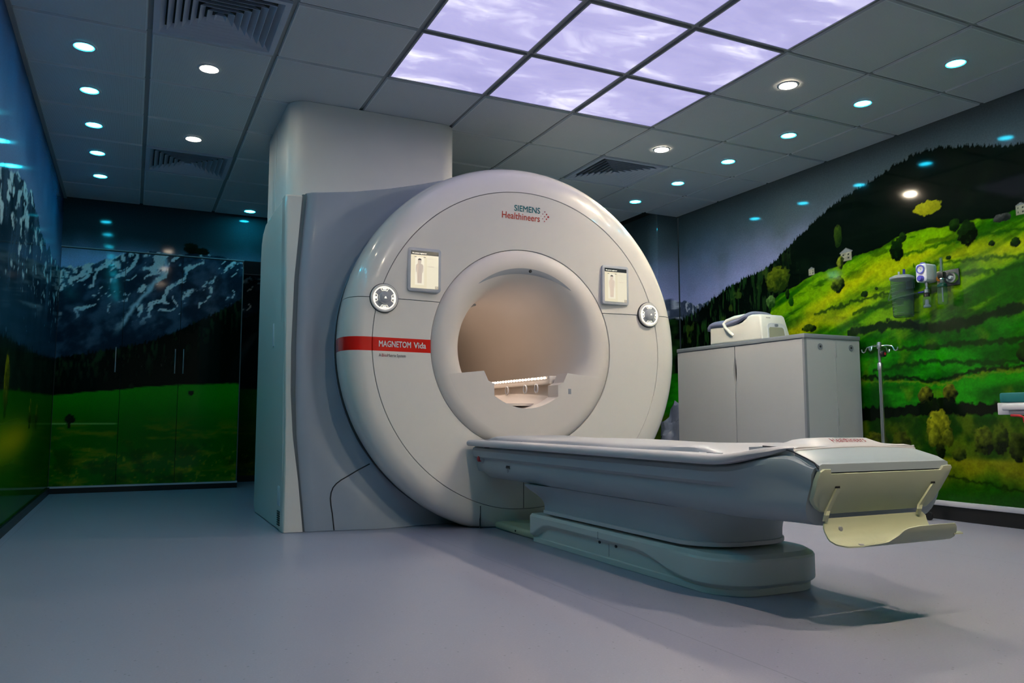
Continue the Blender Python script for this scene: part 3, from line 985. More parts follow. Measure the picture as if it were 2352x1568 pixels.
def docking_cut(bm):
    """V-shaped hollow under the couch, cut into the lower front"""
    zt, zb = .56, -.12
    def sec(z):
        f = (z - 0) / .53
        hw = .315 + .095 * f
        return [(XA - hw, .030, z), (XA, .085, z), (XA + hw, .030, z), (XA + hw, -.4, z), (XA - hw, -.4, z)]
    cb = bmesh.new()
    a = [cb.verts.new(p) for p in sec(zb)]
    b = [cb.verts.new(p) for p in sec(zt)]
    cb.faces.new(a)
    cb.faces.new(b[::-1])
    for k in range(5):
        cb.faces.new((a[k], b[k], b[(k + 1) % 5], a[(k + 1) % 5]))
    bmesh.ops.recalc_face_normals(cb, faces=cb.faces[:])
    bmesh.ops.recalc_face_normals(bm, faces=bm.faces[:])
    ma, mb = bpy.data.meshes.new('a'), bpy.data.meshes.new('b')
    bm.to_mesh(ma); cb.to_mesh(mb); bm.free(); cb.free()
    oa, ob = bpy.data.objects.new('a', ma), bpy.data.objects.new('b', mb)
    COL.objects.link(oa); COL.objects.link(ob)
    md = oa.modifiers.new('cut', 'BOOLEAN')
    md.operation = 'DIFFERENCE'; md.object = ob; md.solver = 'EXACT'
    bpy.context.view_layer.update()
    me = bpy.data.meshes.new_from_object(oa.evaluated_get(bpy.context.evaluated_depsgraph_get()))
    out = bmesh.new(); out.from_mesh(me)
    for o in (oa, ob):
        bpy.data.objects.remove(o)
    for q in (ma, mb, me):
        bpy.data.meshes.remove(q)
    return out


GAP = .0018
for prof, nm in ((OUTER, 'outer_ring'), (FRONT, 'front_panel')):
    bm = ring_bm(prof)
    bisect(bm, (0, 0, Z_SEAM + GAP), (0, 0, -1))
    tag(put_bm(nm + '_upper', bm, M_BAND, sc, 30), 'upper half of the glossy white %s' % nm.replace('_', ' '))
    bm = ring_bm(prof)
    bisect(bm, (0, 0, Z_SEAM - GAP), (0, 0, 1))
    bisect(bm, (0, 0, .004), (0, 0, -1))
    bm = docking_cut(bm)
    tag(put_bm(nm + '_lower', bm, M_BAND, sc, 30), 'lower half of the glossy white %s' % nm.replace('_', ' '))
# dark backing seen through the joints
bm = bm_lathe(bmesh.new(), [(.58, .142), (.955, .142), (.955, .2), (.58, .2)], (XA, 0, ZA), 'Y', 120, close=True)
bisect(bm, (0, 0, .02), (0, 0, -1))
put_bm('joint_backing', bm, M_DARK, sc)
bm = bm_lathe(bmesh.new(), [(.94, .312), (1.075, .312), (1.075, .345), (.94, .345)], (XA, 0, ZA), 'Y', 120, close=True)
bisect(bm, (0, 0, .004), (0, 0, -1))
put_bm('ring_back', bm, M_DARK, sc)
bm = bm_lathe(bmesh.new(), FLARE + [(.370, .705), (.42, .40), (.5935, .13)], (XA, 0, ZA), 'Y', 160, close=True)
tag(put_bm('bore_funnel', bm, M_BORE, sc, 50), 'flared white mouth of the bore')
bm = bm_lathe(bmesh.new(), [(.350, .70), (.350, 2.46), (.37, 2.54), (.42, 2.60), (.50, 2.62), (.50, 2.54), (.37, 2.44), (.37, .70)], (XA, 0, ZA), 'Y', 120, close=True)
tag(put_bm('bore_tunnel', bm, M_BORE, sc, 50), 'pinkish lit inside of the bore')


def fl_y(r):
    rr = [p[0] for p in FLARE][::-1]
    yy = [p[1] for p in FLARE][::-1]
    return float(np.interp(r, rr, yy))


def front_y(x, z):
    r = math.hypot(x - XA, z - ZA)
    if r < .595:
        return fl_y(r)
    if r < .94:
        return float(np.interp(r, [.598, .68, .80, .938], [.0625, .056, .045, .034]))
    return float(np.interp(r, [p[0] for p in OUTER[1:9]], [p[1] for p in OUTER[1:9]]))


# crescent light slot over the bore
P = []
for k in range(61):
    a = math.radians(-40 + 80 * k / 60)
    w = .030 * max(0, math.cos(math.radians(90 * (k - 30) / 30))) ** .8
    row = []
    for q in range(5):
        r = .482 - w * q / 4 - .0005 * q
        row.append((XA + r * math.sin(a), fl_y(r) - .0015, ZA + r * math.cos(a)))
    P.append(row)
slot = grid('light_slot', P, M_GREYF, sc)
tag(slot, 'crescent shaped dark slot above the bore')
lathe('camera_lens', [(0, -.008), (.009, -.008), (.010, -.002)], (XA + .03, fl_y(.468), ZA + .468), 'Y', M_BLACK, slot, 16)
# bore sill with its notched middle
pts = []
top = [(-.49, .872), (-.276, .895), (-.248, .838), (-.211, .822), (-.211, .752)]
pts += [(XA + a, b) for a, b in top]
pts += [(XA + .211 * t, .679 + .073 * t * t) for t in np.linspace(-.9, .9, 13)]
pts += [(XA - a, b) for a, b in top[::-1]]
a0 = math.atan2(.872 - ZA, .49)
for k in range(1, 32):
    a = a0 - (a0 - (-math.pi - a0)) * k / 32
    pts.append((XA + .517 * math.cos(a), ZA + .517 * math.sin(a)))
tag(prism('bore_sill', pts, lambda a, b: (a, .0398, b), lambda a, b: (a, .17, b), M_BORE, sc, smooth=40), 'white sill filling the bottom of the bore mouth')
box('sill_icon', XA + .281, XA + .300, .0385, .041, .768, .800, M_GREYF, sc)
# things inside the bore
rail = box('couch_rail', XA + .232, XA + .335, .19, 2.40, .835, .885, M_BORE, sc, bevel=.004)
box('couch_rail', XA - .335, XA - .232, .31, 1.75, .835, .885, M_BORE, sc, bevel=.004)
M_LED = emis('led_glow', (1.0, .80, .66), L_LED)
for k in range(12):
    y = .40 + k * .13
    lathe('led', [(0, .007), (.0045, .006), (.0062, 0)], (XA - .2315, y, .874), 'X', M_LED, sc, 10)
led = box('led_strip', XA + .226, XA + .2315, .21, 1.6, .866, .882, mat('led_lens', (.8, .7, .6), .5), sc)
for k in range(31):
    y = .24 + k * .044
    lathe('led', [(0, -.007), (.0045, -.006), (.0062, 0)], (XA + .226, y, .874), 'X', M_LED, led, 10)
for y in (.36, .52, .80):
    bm = bmesh.new()
    bm_tube(bm, [(XA + .228, y + .022 * math.cos(a), .812 + .026 * math.sin(a)) for a in np.linspace(0, 2 * math.pi, 17)], .005, 8)
    put_bm('cable_loop', bm, M_WHITEP, sc, 45)
box('bore_floor', XA - .2, XA + .2, .31, 1.75, .70, .715, M_BORE, sc)
tube('light_bar', [(XA - .175, .42, ZA + .300), (XA - .175, 1.3, ZA + .300)], .008, M_GREYF, sc, 8)

# seams of the lower front
for zz0, zz1, dx in ((.004, .128, -.298), (.098, .52, 0.0), (.004, .128, .298)):
    yb = .085 - .075 * abs(dx) / .32 if dx == 0 else .0345
    box('panel_seam', XA + dx - .0018, XA + dx + .0018, yb - .0015, yb + .01, zz0, zz1, M_DARK, sc)

# side shell with its rounded white leading edge
for s in (1,):
    X = lambda x: XA + s * (x - XA)
    prof = [(.345, 0), (.345, 1.873)]
    yz = [(1.414, .0), (1.468, .05), (1.472, .5), (1.478, 1.1), (1.484, 1.70), (1.462, 1.82), (1.40, 1.885), (1.27, 1.92), (.9, 1.905), (.5, 1.885), (.37, 1.876), (.37, 0)]
    def xs(y, z):
        return 1.363 - .03 * smoothstep(.2, 1.9, z) * smoothstep(1.6, .3, y) + .0 * y
    side = prism('side_panel', yz, lambda a, b: (X(float(xs(a, b))), a, b), lambda a, b: (X(1.50), a, b), M_SIDE, sc, bevel=.012, seg=3)
    # leading edge: half-round strip whose inner border is waisted
    zr = np.linspace(0.002, 1.874, 42)
    P = []
    for z in zr:
        xl = float(xs(.36, z)) + .0005
        xr = float(np.interp(z, [0, .288, .526, .765, 1.006, 1.398, 1.70, 1.884], [1.471, 1.438, 1.403, 1.386, 1.382, 1.389, 1.410, 1.422]))
        row = [(X(xl), .46, z), (X(xl), .375, z)]
        for q in range(7):
            a = math.pi / 2 * q / 6
            row.append((X(xl + .012 * (1 - math.cos(a)) * 1.0), .375 - .035 * math.sin(a), z))
        row += [(X(xl + .012 + (xr - xl - .012) * t), .340 - .010 * t, z) for t in (.25, .5, .75, 1)]
        row.append((X(xr + .002), .42, z))
        P.append(row if s == 1 else row[::-1])
    topc = [(p[0], p[1] + .015, 1.885) for p in P[-1]]
    P.append(topc)
    P.append([((topc[0][0] + topc[-1][0]) / 2, .45, 1.886)] * len(topc))
    tag(grid('edge_strip', P, M_WHITE, sc, 50), 'white rounded leading edge of the side shell')
    if s == 1:
        h = box('side_vent', 1.3465, 1.36, .732, .770, 1.05, 1.19, M_WHITEP, sc, bevel=.004)
        g = box('side_grip', 1.3565, 1.366, .43, .50, .135, .245, M_WHITEP, sc, bevel=.006)
        for k in range(7):
            box('grip_slot', 1.3572, 1.3645, .425, .50, .03 + k * .012, .035 + k * .012, M_DARK, sc)

# blue grey body between side shell and ring: shallow dished front, arched top
def body_left(z):
    return float(np.interp(z, [0, .146, .336, .526, .765, 1.006, 1.398, 1.70, 1.897], [1.474, 1.465, 1.442, 1.422, 1.411, 1.407, 1.411, 1.430, 1.446]))


def body_top(x):
    return float(np.interp(abs(x - XA), [0, .4, .60, .77, .97, 1.15, 1.27], [2.10, 2.095, 2.034, 1.984, 1.935, 1.908, 1.892]))


P = []
for z in np.linspace(.003, 1.89, 40):
    xr = float(np.interp(z, [0, .288, .526, .765, 1.006, 1.398, 1.70, 1.884], [1.471, 1.438, 1.403, 1.386, 1.382, 1.389, 1.410, 1.422]))
    xb = max(body_left(z), xr + .010)
    P.append([(xr + .001, .352, z), (xr + .003, .341, z), (xb - .004, .337, z), (xb + .001, .331, z), (xb + .003, .345, z)])
tag(grid('body_edge', P, mat('dark_border_plastic', (.17, .20, .22), .4), sc, 50), 'narrow darker border of the blue grey body')
NX, NZ = 40, 44
P = []
for k in range(NZ + 1):
    f = k / NZ
    row = []
    for q in range(NX + 9):
        u = q / (2 * NX)
        x_l = body_left(f * 1.9)
        x = x_l + (2 * (XA - x_l)) * u
        z = f * body_top(x)
        e = min(u, 1 - u) * 2
        d = abs(x - XA)
        r = math.hypot(x - XA, z - ZA)
        y = .322 + .055 * smoothstep(1.32, 1.12, r) * smoothstep(.0, .10, e) - .05 * smoothstep(.9, .2, z) * smoothstep(.05, .35, e)
        y += .02 * (1 - smoothstep(0, .012, e))
        row.append((x, float(y), z + .002))
    P.append(row)
back = [[(p[0], 1.45, p[2]) for p in P[-1]]]
top_rows = [[(p[0], p[1] + .012, p[2] + .006) for p in P[-1]], [(p[0], p[1] + .05, p[2] + .008) for p in P[-1]]] + back
P = np.array(P + top_rows)
keep = P.copy()
R_, C_ = P.shape[:2]
F = []
for i in range(R_ - 1):
    for j in range(C_ - 1):
        c = keep[i:i + 2, j:j + 2].reshape(-1, 3).mean(0)
        if i < NZ and math.hypot(c[0] - XA, c[2] - ZA) < .93:
            continue
        F.append((i * C_ + j, i * C_ + j + 1, (i + 1) * C_ + j + 1, (i + 1) * C_ + j))
bm = bm_lathe(bmesh.new(), [(.90, .346), (1.062, .346), (1.075, .36), (1.075, 1.42), (1.05, 1.45), (.6, 1.50), (.36, 1.50), (.36, 1.2)], (XA, 0, ZA), 'Y', 120, close=True)
bisect(bm, (0, 0, .004), (0, 0, -1))
tag(put_bm('rear_drum', bm, M_BLUE, sc, 40), 'blue grey drum behind the ring')
tag(put('body_shell', P.reshape(-1, 3), F, M_BLUE, sc, 50), 'blue grey dished body behind the white ring')
bm = bm_lathe(bmesh.new(), [(.372, 1.505), (.96, 1.505), (.985, 1.53), (.985, 2.40), (.95, 2.46), (.52, 2.53), (.372, 2.43)], (XA, 0, ZA), 'Y', 96, close=True)
bisect(bm, (0, 0, .06), (0, 0, -1))
put_bm('rear_cover', bm, M_SIDE, sc, 40)
# joint line of the lower left access panel
def body_y(x, z):
    r = math.hypot(x - XA, z - ZA)
    x_l = body_left(z)
    e = (x - x_l) / (XA - x_l)
    return .322 + .055 * float(smoothstep(1.32, 1.12, r)) * float(smoothstep(0, .1, e)) - .05 * float(smoothstep(.9, .2, z)) * float(smoothstep(.05, .35, e))
jl = [(1.84, .362), (1.77, .328), (1.705, .295), (1.67, .277), (1.645, .259), (1.628, .238), (1.618, .21), (1.615, .179), (1.619, .14), (1.627, .096), (1.633, .05), (1.639, .004)]
tube('access_panel_joint', [(a, body_y(a, b) - .001, b) for a, b in jl], .0038, M_DARK, sc, 6)

# displays
M_GLOW = None


def screen_material():
    """lit touch screen: dark title bar, pale panes and a grey figure outline, all from coordinates"""
    m = bpy.data.materials.new('touch_screen')
    nt, N, L, b = nodes_of(m)
    tc = N.new('ShaderNodeTexCoord')
    sx = N.new('ShaderNodeSeparateXYZ'); L.new(tc.outputs['Object'], sx.inputs[0])
    gx, gz = sx.outputs[0], sx.outputs[2]
    col = mix_col(N, L, math_node(N, L, 'GREATER_THAN', gx, .012), (.86, .77, .55), (.90, .82, .62))
    bar = math_node(N, L, 'GREATER_THAN', gz, .083)
    col = mix_col(N, L, bar, col, (.02, .025, .028))
    pane = math_node(N, L, 'MULTIPLY', math_node(N, L, 'LESS_THAN', math_node(N, L, 'ABSOLUTE', math_node(N, L, 'ADD', gx, .031)), .027),
                     math_node(N, L, 'LESS_THAN', math_node(N, L, 'ABSOLUTE', math_node(N, L, 'ADD', gz, .008)), .080))
    col = mix_col(N, L, math_node(N, L, 'MULTIPLY', pane, .8), col, (.97, .90, .72))
    btn = math_node(N, L, 'MULTIPLY', math_node(N, L, 'GREATER_THAN', gx, .062), math_node(N, L, 'LESS_THAN', gz, -.090))
    col = mix_col(N, L, btn, col, (.55, .48, .36))
    L.new(col, b.inputs['Emission Color'])
    b.inputs['Emission Strength'].default_value = .92
    b.inputs['Base Color'].default_value = (.02, .02, .02, 1)
    b.inputs['Roughness'].default_value = .2
    return m


M_SCREEN = screen_material()
M_FIG = emis('screen_figure', (.47, .40, .33), .8)
M_HAIR = emis('screen_dark', (.06, .055, .05), .6)
M_SCRTXT = emis('screen_text', (.9, .88, .8), .8)


def display(cx, cz, label):
    y = front_y(cx, cz)
    fr = put_bm('display', bm_prism(bmesh.new(), round_rect(cx - .0985, cx + .0985, cz - .124, cz + .124, .016, 5),
                                    lambda a, b: (a, y - .014, b), lambda a, b: (a, y + .03, b), .003, 2), mat('display_bezel', (.55, .57, .60), .3, coat=.3), sc, 35)
    tag(fr, label)
    pane = box('screen', -.0815, .0815, -.002, .004, -.106, .106, M_SCREEN)
    pane.parent = fr
    pane.location = Vector((cx, y - .0145, cz)) - Vector(ORG[sc.name])
    ORG[pane.name] = np.array(ORG[sc.name])
    yy = y - .0175
    bm = bmesh.new()
    fx, fz = cx - .031, cz - .005
    half = [(0, .066), (.006, .064), (.0085, .057), (.0085, .050), (.006, .043), (.004, .038), (.013, .035), (.017, .028), (.018, .005), (.017, -.012), (.014, -.012), (.0135, .010), (.012, .018),
            (.0115, 0), (.0105, -.03), (.009, -.066), (.010, -.073), (.002, -.073), (.0018, -.04), (.0, -.012)]
    out = half + [(-a, b) for a, b in half[-2:0:-1]]
    vs = [bm.verts.new((fx + a * 1.25, yy, fz + b)) for a, b in out]
    bm.faces.new(vs)
    bmesh.ops.triangulate(bm, faces=bm.faces[:])
    put_bm('figure_icon', bm, M_FIG, fr)
    bm = bmesh.new()
    vs = [bm.verts.new((fx + .0105 * math.cos(a), yy - .0003, fz + .058 + .010 * math.sin(a))) for a in np.linspace(0, math.pi, 9)]
    bm.faces.new(vs)
    put_bm('figure_hair', bm, M_HAIR, fr)
    text('screen_text', 'No patient registered', cx - .074, cz + .0895, .0098, M_SCRTXT, fr, yy, width=.082, bold=.01)
    for dx, dz, w in ((.022, .062, .020), (.052, .060, .004), (.042, .046, .008), (.022, .028, .006), (.020, .018, .036), (-.074, -.004, .004), (.066, -.098, .006)):
        box('screen_mark', cx + dx, cx + dx + w, yy - .0004, yy, cz + dz, cz + dz + .003, M_FIG, fr)
    for dx in (-.062, -.008):
        box('screen_mark', cx + dx, cx + dx + .012, yy - .0004, yy, cz + .069, cz + .072, M_HAIR, fr)
    return fr


display(2.054, 1.453, 'touch display on the left of the bore')
display(3.328, 1.460, 'touch display on the right of the bore')


# control dials
M_RINGLIT = emis('lit_ring', (1.0, .93, .78), 1.15)


def dial(cx, cz, label):
    y = front_y(cx, cz)
    d = lathe('control_dial', [(0, -.010), (.056, -.010), (.058, -.012), (.074, -.016), (.0775, -.012), (.078, .02)], (cx, y, cz), 'Y', M_WHITE, sc, 48, smooth=30)
    tag(d, label)
    lathe('dark_rim', [(.0782, -.006), (.0815, -.005), (.0815, .02), (.0782, .02)], (cx, y, cz), 'Y', M_BLACK, d, 48, close=True)
    lathe('lit_ring', [(.0585, -.0145), (.0635, -.0158), (.0635, -.010), (.0585, -.010)], (cx, y, cz), 'Y', M_RINGLIT, d, 48, close=True)
    lathe('dial_face', [(0, -.012), (.0575, -.0125), (.0575, -.009), (0, -.009)], (cx, y, cz), 'Y', M_GREYF, d, 48)
    lathe('knob', [(0, -.034), (.024, -.034), (.031, -.030), (.034, -.020), (.035, -.011)], (cx, y, cz), 'Y', M_GREYF, d, 40)
    for k in range(4):
        a = math.pi / 2 * k
        bm = bmesh.new()
        arc = [(.041, -.34), (.055, -.42), (.055, .42), (.041, .34)]
        pth = []
        for (r0, t0), (r1, t1) in zip(arc, arc[1:] + arc[:1]):
            for q in range(6):
                r, t = r0 + (r1 - r0) * q / 6, t0 + (t1 - t0) * q / 6
                pth.append((cx + r * math.sin(a + t), y - .0135, cz + r * math.cos(a + t)))
        bm_tube(bm, pth + pth[:1], .0012, 6)
        if k == 1:
            bm_box(bm, cx + .042, cx + .054, y - .0145, y - .0125, cz - .0015, cz + .0015)
            bm_box(bm, cx + .0465, cx + .0495, y - .0145, y - .0125, cz - .006, cz + .006)
        elif k == 3:
            bm_lathe(bm, [(0, -.0145), (.006, -.0145), (.006, -.0125)], (cx - .048, y, cz), 'Y', 12)
        else:
            bm_box(bm, cx - .010, cx + .010, y - .0145, y - .0125, cz + (.046 if k == 0 else -.052), cz + (.0515 if k == 0 else -.0465))
        put_bm('button', bm, M_RINGLIT, d, 45)
    bm = bmesh.new()
    bm_box(bm, cx - .006, cx + .006, y - .0352, y - .0338, cz - .005, cz - .0015)
    bm_box(bm, cx - .003, cx + .003, y - .0352, y - .0338, cz - .001, cz + .005)
    put_bm('knob_symbol', bm, M_RINGLIT, d)


dial(1.821, 1.277, 'round lit control dial on the left of the ring')
dial(3.574, 1.284, 'round lit control dial on the right of the ring')

# lettering
on_face = lambda off: (lambda a, b: front_y(a, b) - off)
text('lettering', 'SIEMENS', 2.618, 1.862, .050, M_TXT_TEAL, sc, on_face(.0015), width=.175, bold=.016)
text('lettering', 'Healthineers', 2.538, 1.812, .056, M_TXT_ORANGE, sc, on_face(.0015), width=.255, bold=.010)
for dx, dz, r in ((.850, 0, .0062), (.838, .0145, .0044), (.838, -.0145, .0044), (.825, .029, .0033), (.825, -.029, .0033), (.825, 0, .0036), (.812, .0145, .0026), (.812, -.0145, .0026), (.800, 0, .0018)):
    x, z = 2.0 + dx, 1.848 + dz
    lathe('logo_dot', [(0, -.0016), (r, -.0016), (r, .001)], (x, front_y(x, z), z), 'Y', M_TXT_RED, sc, 14)
text('lettering', 'MAGNETOM', 1.797, 1.011, .046, M_TXT_WHITE, sc, on_face(.0015), width=.188, bold=.022)
text('lettering', 'Vida', 2.001, 1.011, .046, M_TXT_WHITE, sc, on_face(.0015), width=.075, bold=.022)
text('lettering', 'A', 1.797, .956, .024, M_TXT_BLACK, sc, on_face(.0015), width=.0135)
text('lettering', 'Bio', 1.815, .956, .024, M_TXT_RED, sc, on_face(.0015), width=.030)
text('lettering', 'Matrix System', 1.8475, .956, .024, M_TXT_BLACK, sc, on_face(.0015), width=.107)

# ------------------------------------------------------------------ the patient couch
pt = thing('patient_table', (XA, -1.2, 0), 'long white and grey patient couch docked to the scanner front', 'table')


def loft(name, ys, section, m, parent, cap0=True, cap1=True, smooth=35, tilt=None):
    """section(y) -> closed outline of (x, z) points"""
    rows = [[(a, y + (tilt(y, b) if tilt else 0), b) for a, b in section(y)] for y in ys]
    n = len(rows[0])
    bm = bmesh.new()
    V = [[bm.verts.new(p) for p in r] for r in rows]
    for A, B in zip(V, V[1:]):
        for k in range(n):
            bm.faces.new((A[k], A[(k + 1) % n], B[(k + 1) % n], B[k]))
    if cap0:
        bm.faces.new(V[0])
    if cap1:
        bm.faces.new(V[-1][::-1])
    bmesh.ops.triangulate(bm, faces=[f for f in bm.faces if len(f.verts) > 4])
    return put_bm(name, bm, m, parent, smooth)


def mirror(half):
    """half outline from top centre down the right side to bottom centre"""
    return [(XA + a, b) for a, b in half] + [(XA - a, b) for a, b in half[::-1] if a > 1e-6]


def couch_section(y):
    e = float(smoothstep(-1.98, -2.40, y))
    top = .468 + .022 * e
    if y < -2.06:
        top = .472 + .038 * float(smoothstep(-2.07, -2.28, y)) - .024 * float(smoothstep(-2.30, -2.41, y))
    wt = .352 - .056 * e
    wm = .324 - .034 * e
    wb = .285 - .045 * e
    bot = .290 + .004 * e
    g = .006 * e
    start = float(smoothstep(.035, -.06, y))
    bot = .34 - (.34 - bot) * start
    return mirror([(0, top), (wt - .05 - g, top), (wt - .02 - g * .5, top - .004 - .004 * e), (wt - .006, top - .012 - g * .5), (wt, top - .026 - g), (wt - .008, top - .06 - g * .4),
                   (wm, .395), (wm, .365), (wm - .004, .345), (wm - .014, .325), (wm - .030, bot + .016), (wb - .012, bot + .004), (wb - .05, bot), (0, bot)])


ys = [.03, .022, .01, 0, -.015, -.035, -.06, -.2, -.5, -1.0, -1.5, -1.9, -1.98] + list(np.linspace(-2.02, -2.40, 18)) + [-2.412]
tag(loft('couch_body', ys, couch_section, M_TBODY, pt, tilt=lambda y, z: .333 * float(smoothstep(-2.15, -2.41, y)) * (.47 - z)), 'blue grey couch body')
# white couch top with its rolled edge
def top_half(y):
    hw = float(np.interp(y, [-2.33, -2.30, -2.27, -2.22, -2.17, -2.12, -2.07, -2.0, .2], [.266, .278, .297, .328, .353, .371, .382, .387, .387]))
    lift = float(smoothstep(-2.04, -2.31, y)) * .034
    z0, z1 = .466 + lift * 1.25 + .016 * float(smoothstep(-2.24, -2.31, y)), .500 + lift - .004 * float(smoothstep(-2.27, -2.315, y))
    return hw, z0, z1


def top_section(y):
    hw, z0, z1 = top_half(y)
    t = z1 - z0
    return mirror([(0, z1), (hw - .07, z1 + .0005), (hw - .022, z1), (hw - .009, z1 - .003), (hw - .002, z1 - .010), (hw, z1 - t * .55), (hw - .003, z0 + .006), (hw - .008, z0 + .001), (hw - .03, z0), (0, z0)])


ys = [.03, .027, .02, .0, -.5, -1.0, -1.5, -1.9] + list(np.linspace(-2.0, -2.315, 16))
tag(loft('couch_top', ys, top_section, M_TOP, pt), 'white couch top with rolled edge')
# slim raised pad on top
def pad_section(y):
    hw = .262 + .012 * math.sin(y * 2.1)
    z1 = .521 + .005 * math.sin((y + .3) * 2.6) + .004 * math.sin(y * 5.3)
    e = float(smoothstep(-2.03, -1.80, y)) * float(smoothstep(.02, -.04, y))
    z1 = .502 + (z1 - .502) * e
    return mirror([(0, z1), (hw * .6, z1 + .001), (hw - .05, z1 - .001), (hw - .02, z1 - .004), (hw - .004, max(z1 - .010, .501)), (hw, .4995), (0, .4995)])


pad = tag(loft('couch_pad', list(np.linspace(.02, -2.03, 54)), pad_section, M_TOP, pt, smooth=50), 'thin white pad')
for k, (y0, y1, xo) in enumerate(((-.30, -.46, -.285), (-.95, -1.20, -.288), (-1.95, -2.02, -.30))):
    box('rail_slot', XA + xo - .006, XA + xo + .006, y1, y0, .4985, .5025, M_GREYF, pad)
tube('couch_groove', [(XA - .300, .02, .5003), (XA - .300, -1.9, .5003)], .0022, M_GREYF, pt, 6)
box('edge_mark', XA - .345, XA - .330, -.17, -.13, .4995, .5008, M_DARK, pt)
box('latch_mark', XA - .352, XA - .338, -.18, -.14, .461, .467, M_DARK, pt)
# white end plate at the scanner side, red stop button and sticker
stop = lathe('stop_button', [(0, -.022), (.013, -.022), (.018, -.018), (.019, -.004), (.026, -.004), (.028, .001), (.028, .01)], (XA - .327, -.052, .400), 'X', M_GREYF, pt, 24)
lathe('red_push', [(0, -.026), (.014, -.025), (.0165, -.021), (.0165, -.010)], (XA - .327, -.052, .397), 'X', M_RED, stop, 24)
bm = bmesh.new()
bm_box(bm, XA - .3275, XA - .322, -.41, -.365, .360, .3615)
bm_box(bm, XA - .3275, XA - .322, -.41, -.365, .374, .3755)
bm_box(bm, XA - .3282, XA - .322, -.408, -.378, .364, .367)
bm_tube(bm, [(XA - .3255, -.405, .370), (XA - .3255, -.392, .372), (XA - .3255, -.380, .369)], .003, 6)
bm_tube(bm, [(XA - .3255, -.376, .372), (XA - .3255, -.368, .369), (XA - .3255, -.368, .364)], .0035, 6)
bm_tube(bm, [(XA - .3255, -.385 + .007 * math.cos(a), .348 + .007 * math.sin(a)) for a in np.linspace(0, 2 * math.pi, 7)], .0008, 5)
put_bm('sticker_symbol', bm, M_TXT_BLACK, pt)

# end cap: white hump with lettering, grey slope, dark slot, cream plate
def cap_rows():
    prof = [(-2.12, .534), (-2.16, .536), (-2.20, .539), (-2.25, .540), (-2.30, .536), (-2.313, .534), (-2.318, .529)]
    rows = []
    for y, z in prof:
        hw = float(np.interp(y, [-2.32, -2.20, -2.12], [.272, .272, .27]))
        row = []
        for q in range(33):
            t = -1 + 2 * q / 32
            hump = .016 * float(smoothstep(.62, .42, abs(t))) * float(smoothstep(-2.125, -2.17, y)) * float(smoothstep(-2.315, -2.27, y))
            row.append((XA + hw * t, y, z + hump - .009 * t * t))
        rows.append(row)
    return rows


rows = cap_rows()
front = [(p[0], p[1] + .0, .500) for p in rows[-1]]
rows = [[(p[0], p[1], .50) for p in rows[0]]] + rows + [front]
cap = tag(grid('end_cap', rows, M_TOP, pt, 40), 'white end cap with a low hump')
for s in (-1, 1):
    col = 0 if s < 0 else 32
    P = [[r[col], (r[col][0], r[col][1], .495)] for r in rows]
    grid('cap_side', P if s > 0 else [p[::-1] for p in P], M_TOP, cap, 40)


def slope_section(y):
    e = (y + 2.318) / (-2.425 + 2.318)
    z = .5265 - .037 * e - .006 * float(smoothstep(.75, 1, e))
    hw, c = .270 + .012 * e, .008 * (1 - e)
    return mirror([(0, z), (hw * .4, z - .16 * c), (hw * .7, z - .49 * c), (hw - .01, z - .9 * c), (hw, z - c - .004), (hw, z - .024), (0, z - .024)])


sl = tag(loft('end_slope', [-2.316, -2.34, -2.37, -2.40, -2.412, -2.420, -2.425], slope_section, M_TBODY, pt), 'grey sloping end panel')
box('end_lip', XA - .272, XA + .275, -2.424, -2.40, .470, .486, M_TBODY, pt, bevel=.004)
box('end_slot', XA - .268, XA + .268, -2.4165, -2.40, .447, .4695, M_BLACK, pt)
tube('cap_joint', [(XA - .2755, -2.19, .530), (XA - .277, -2.26, .528), (XA - .279, -2.318, .518), (XA - .284, -2.38, .499), (XA - .286, -2.412, .487), (XA - .284, -2.424, .470)], .0022, M_DARK, pt, 6)
pl = [(-.290, .380), (-.290, .440), (-.284, .462), (-.270, .470), (-.246, .470), (-.240, .456), (.240, .456), (.250, .468), (.284, .470), (.292, .462), (.286, .440),
      (.265, .395), (.238, .355), (.215, .338), (.18, .334), (-.20, .334), (-.238, .340), (-.262, .352), (-.280, .366)]
py = lambda z: -2.424 + .045 * (.47 - z) / .135
plate = tag(prism('end_plate', [(XA + a, b) for a, b in pl], lambda a, b: (a, py(b) - .012, b), lambda a, b: (a, py(b) + .006, b), M_CREAM, pt, bevel=.003), 'cream end plate')
for s, xt, xb in ((-1, -.205, -.236), (1, .215, .168)):
    P0 = Vector((XA + xt, py(.412) - .0165, .412))
    P1 = Vector((XA + xb + .008, py(.345) - .0165, .345))
    P2 = Vector((XA + xb, -2.402, .333))
    P3 = Vector((XA + xb, -2.396, .315))
    bm = bmesh.new()
    w = Vector((.0075, 0, 0))
    rows = [[p - w + Vector((0, -.0035, 0)), p + w + Vector((0, -.0035, 0)), p + w + Vector((0, .004, 0)), p - w + Vector((0, .004, 0))] for p in (P0, P1, P2, P3)]
    V = [[bm.verts.new(q) for q in r] for r in rows]
    for A, B in zip(V, V[1:]):
        for k in range(4):
            bm.faces.new((A[k], A[(k + 1) % 4], B[(k + 1) % 4], B[k]))
    bm.faces.new(V[0]); bm.faces.new(V[-1][::-1])
    put_bm('tray_arm', bm, M_CREAM, pt)
    box('arm_slot', P0.x - .009, P0.x + .009, P0.y + .001, P0.y + .006, .412, .418, M_BLACK, plate)
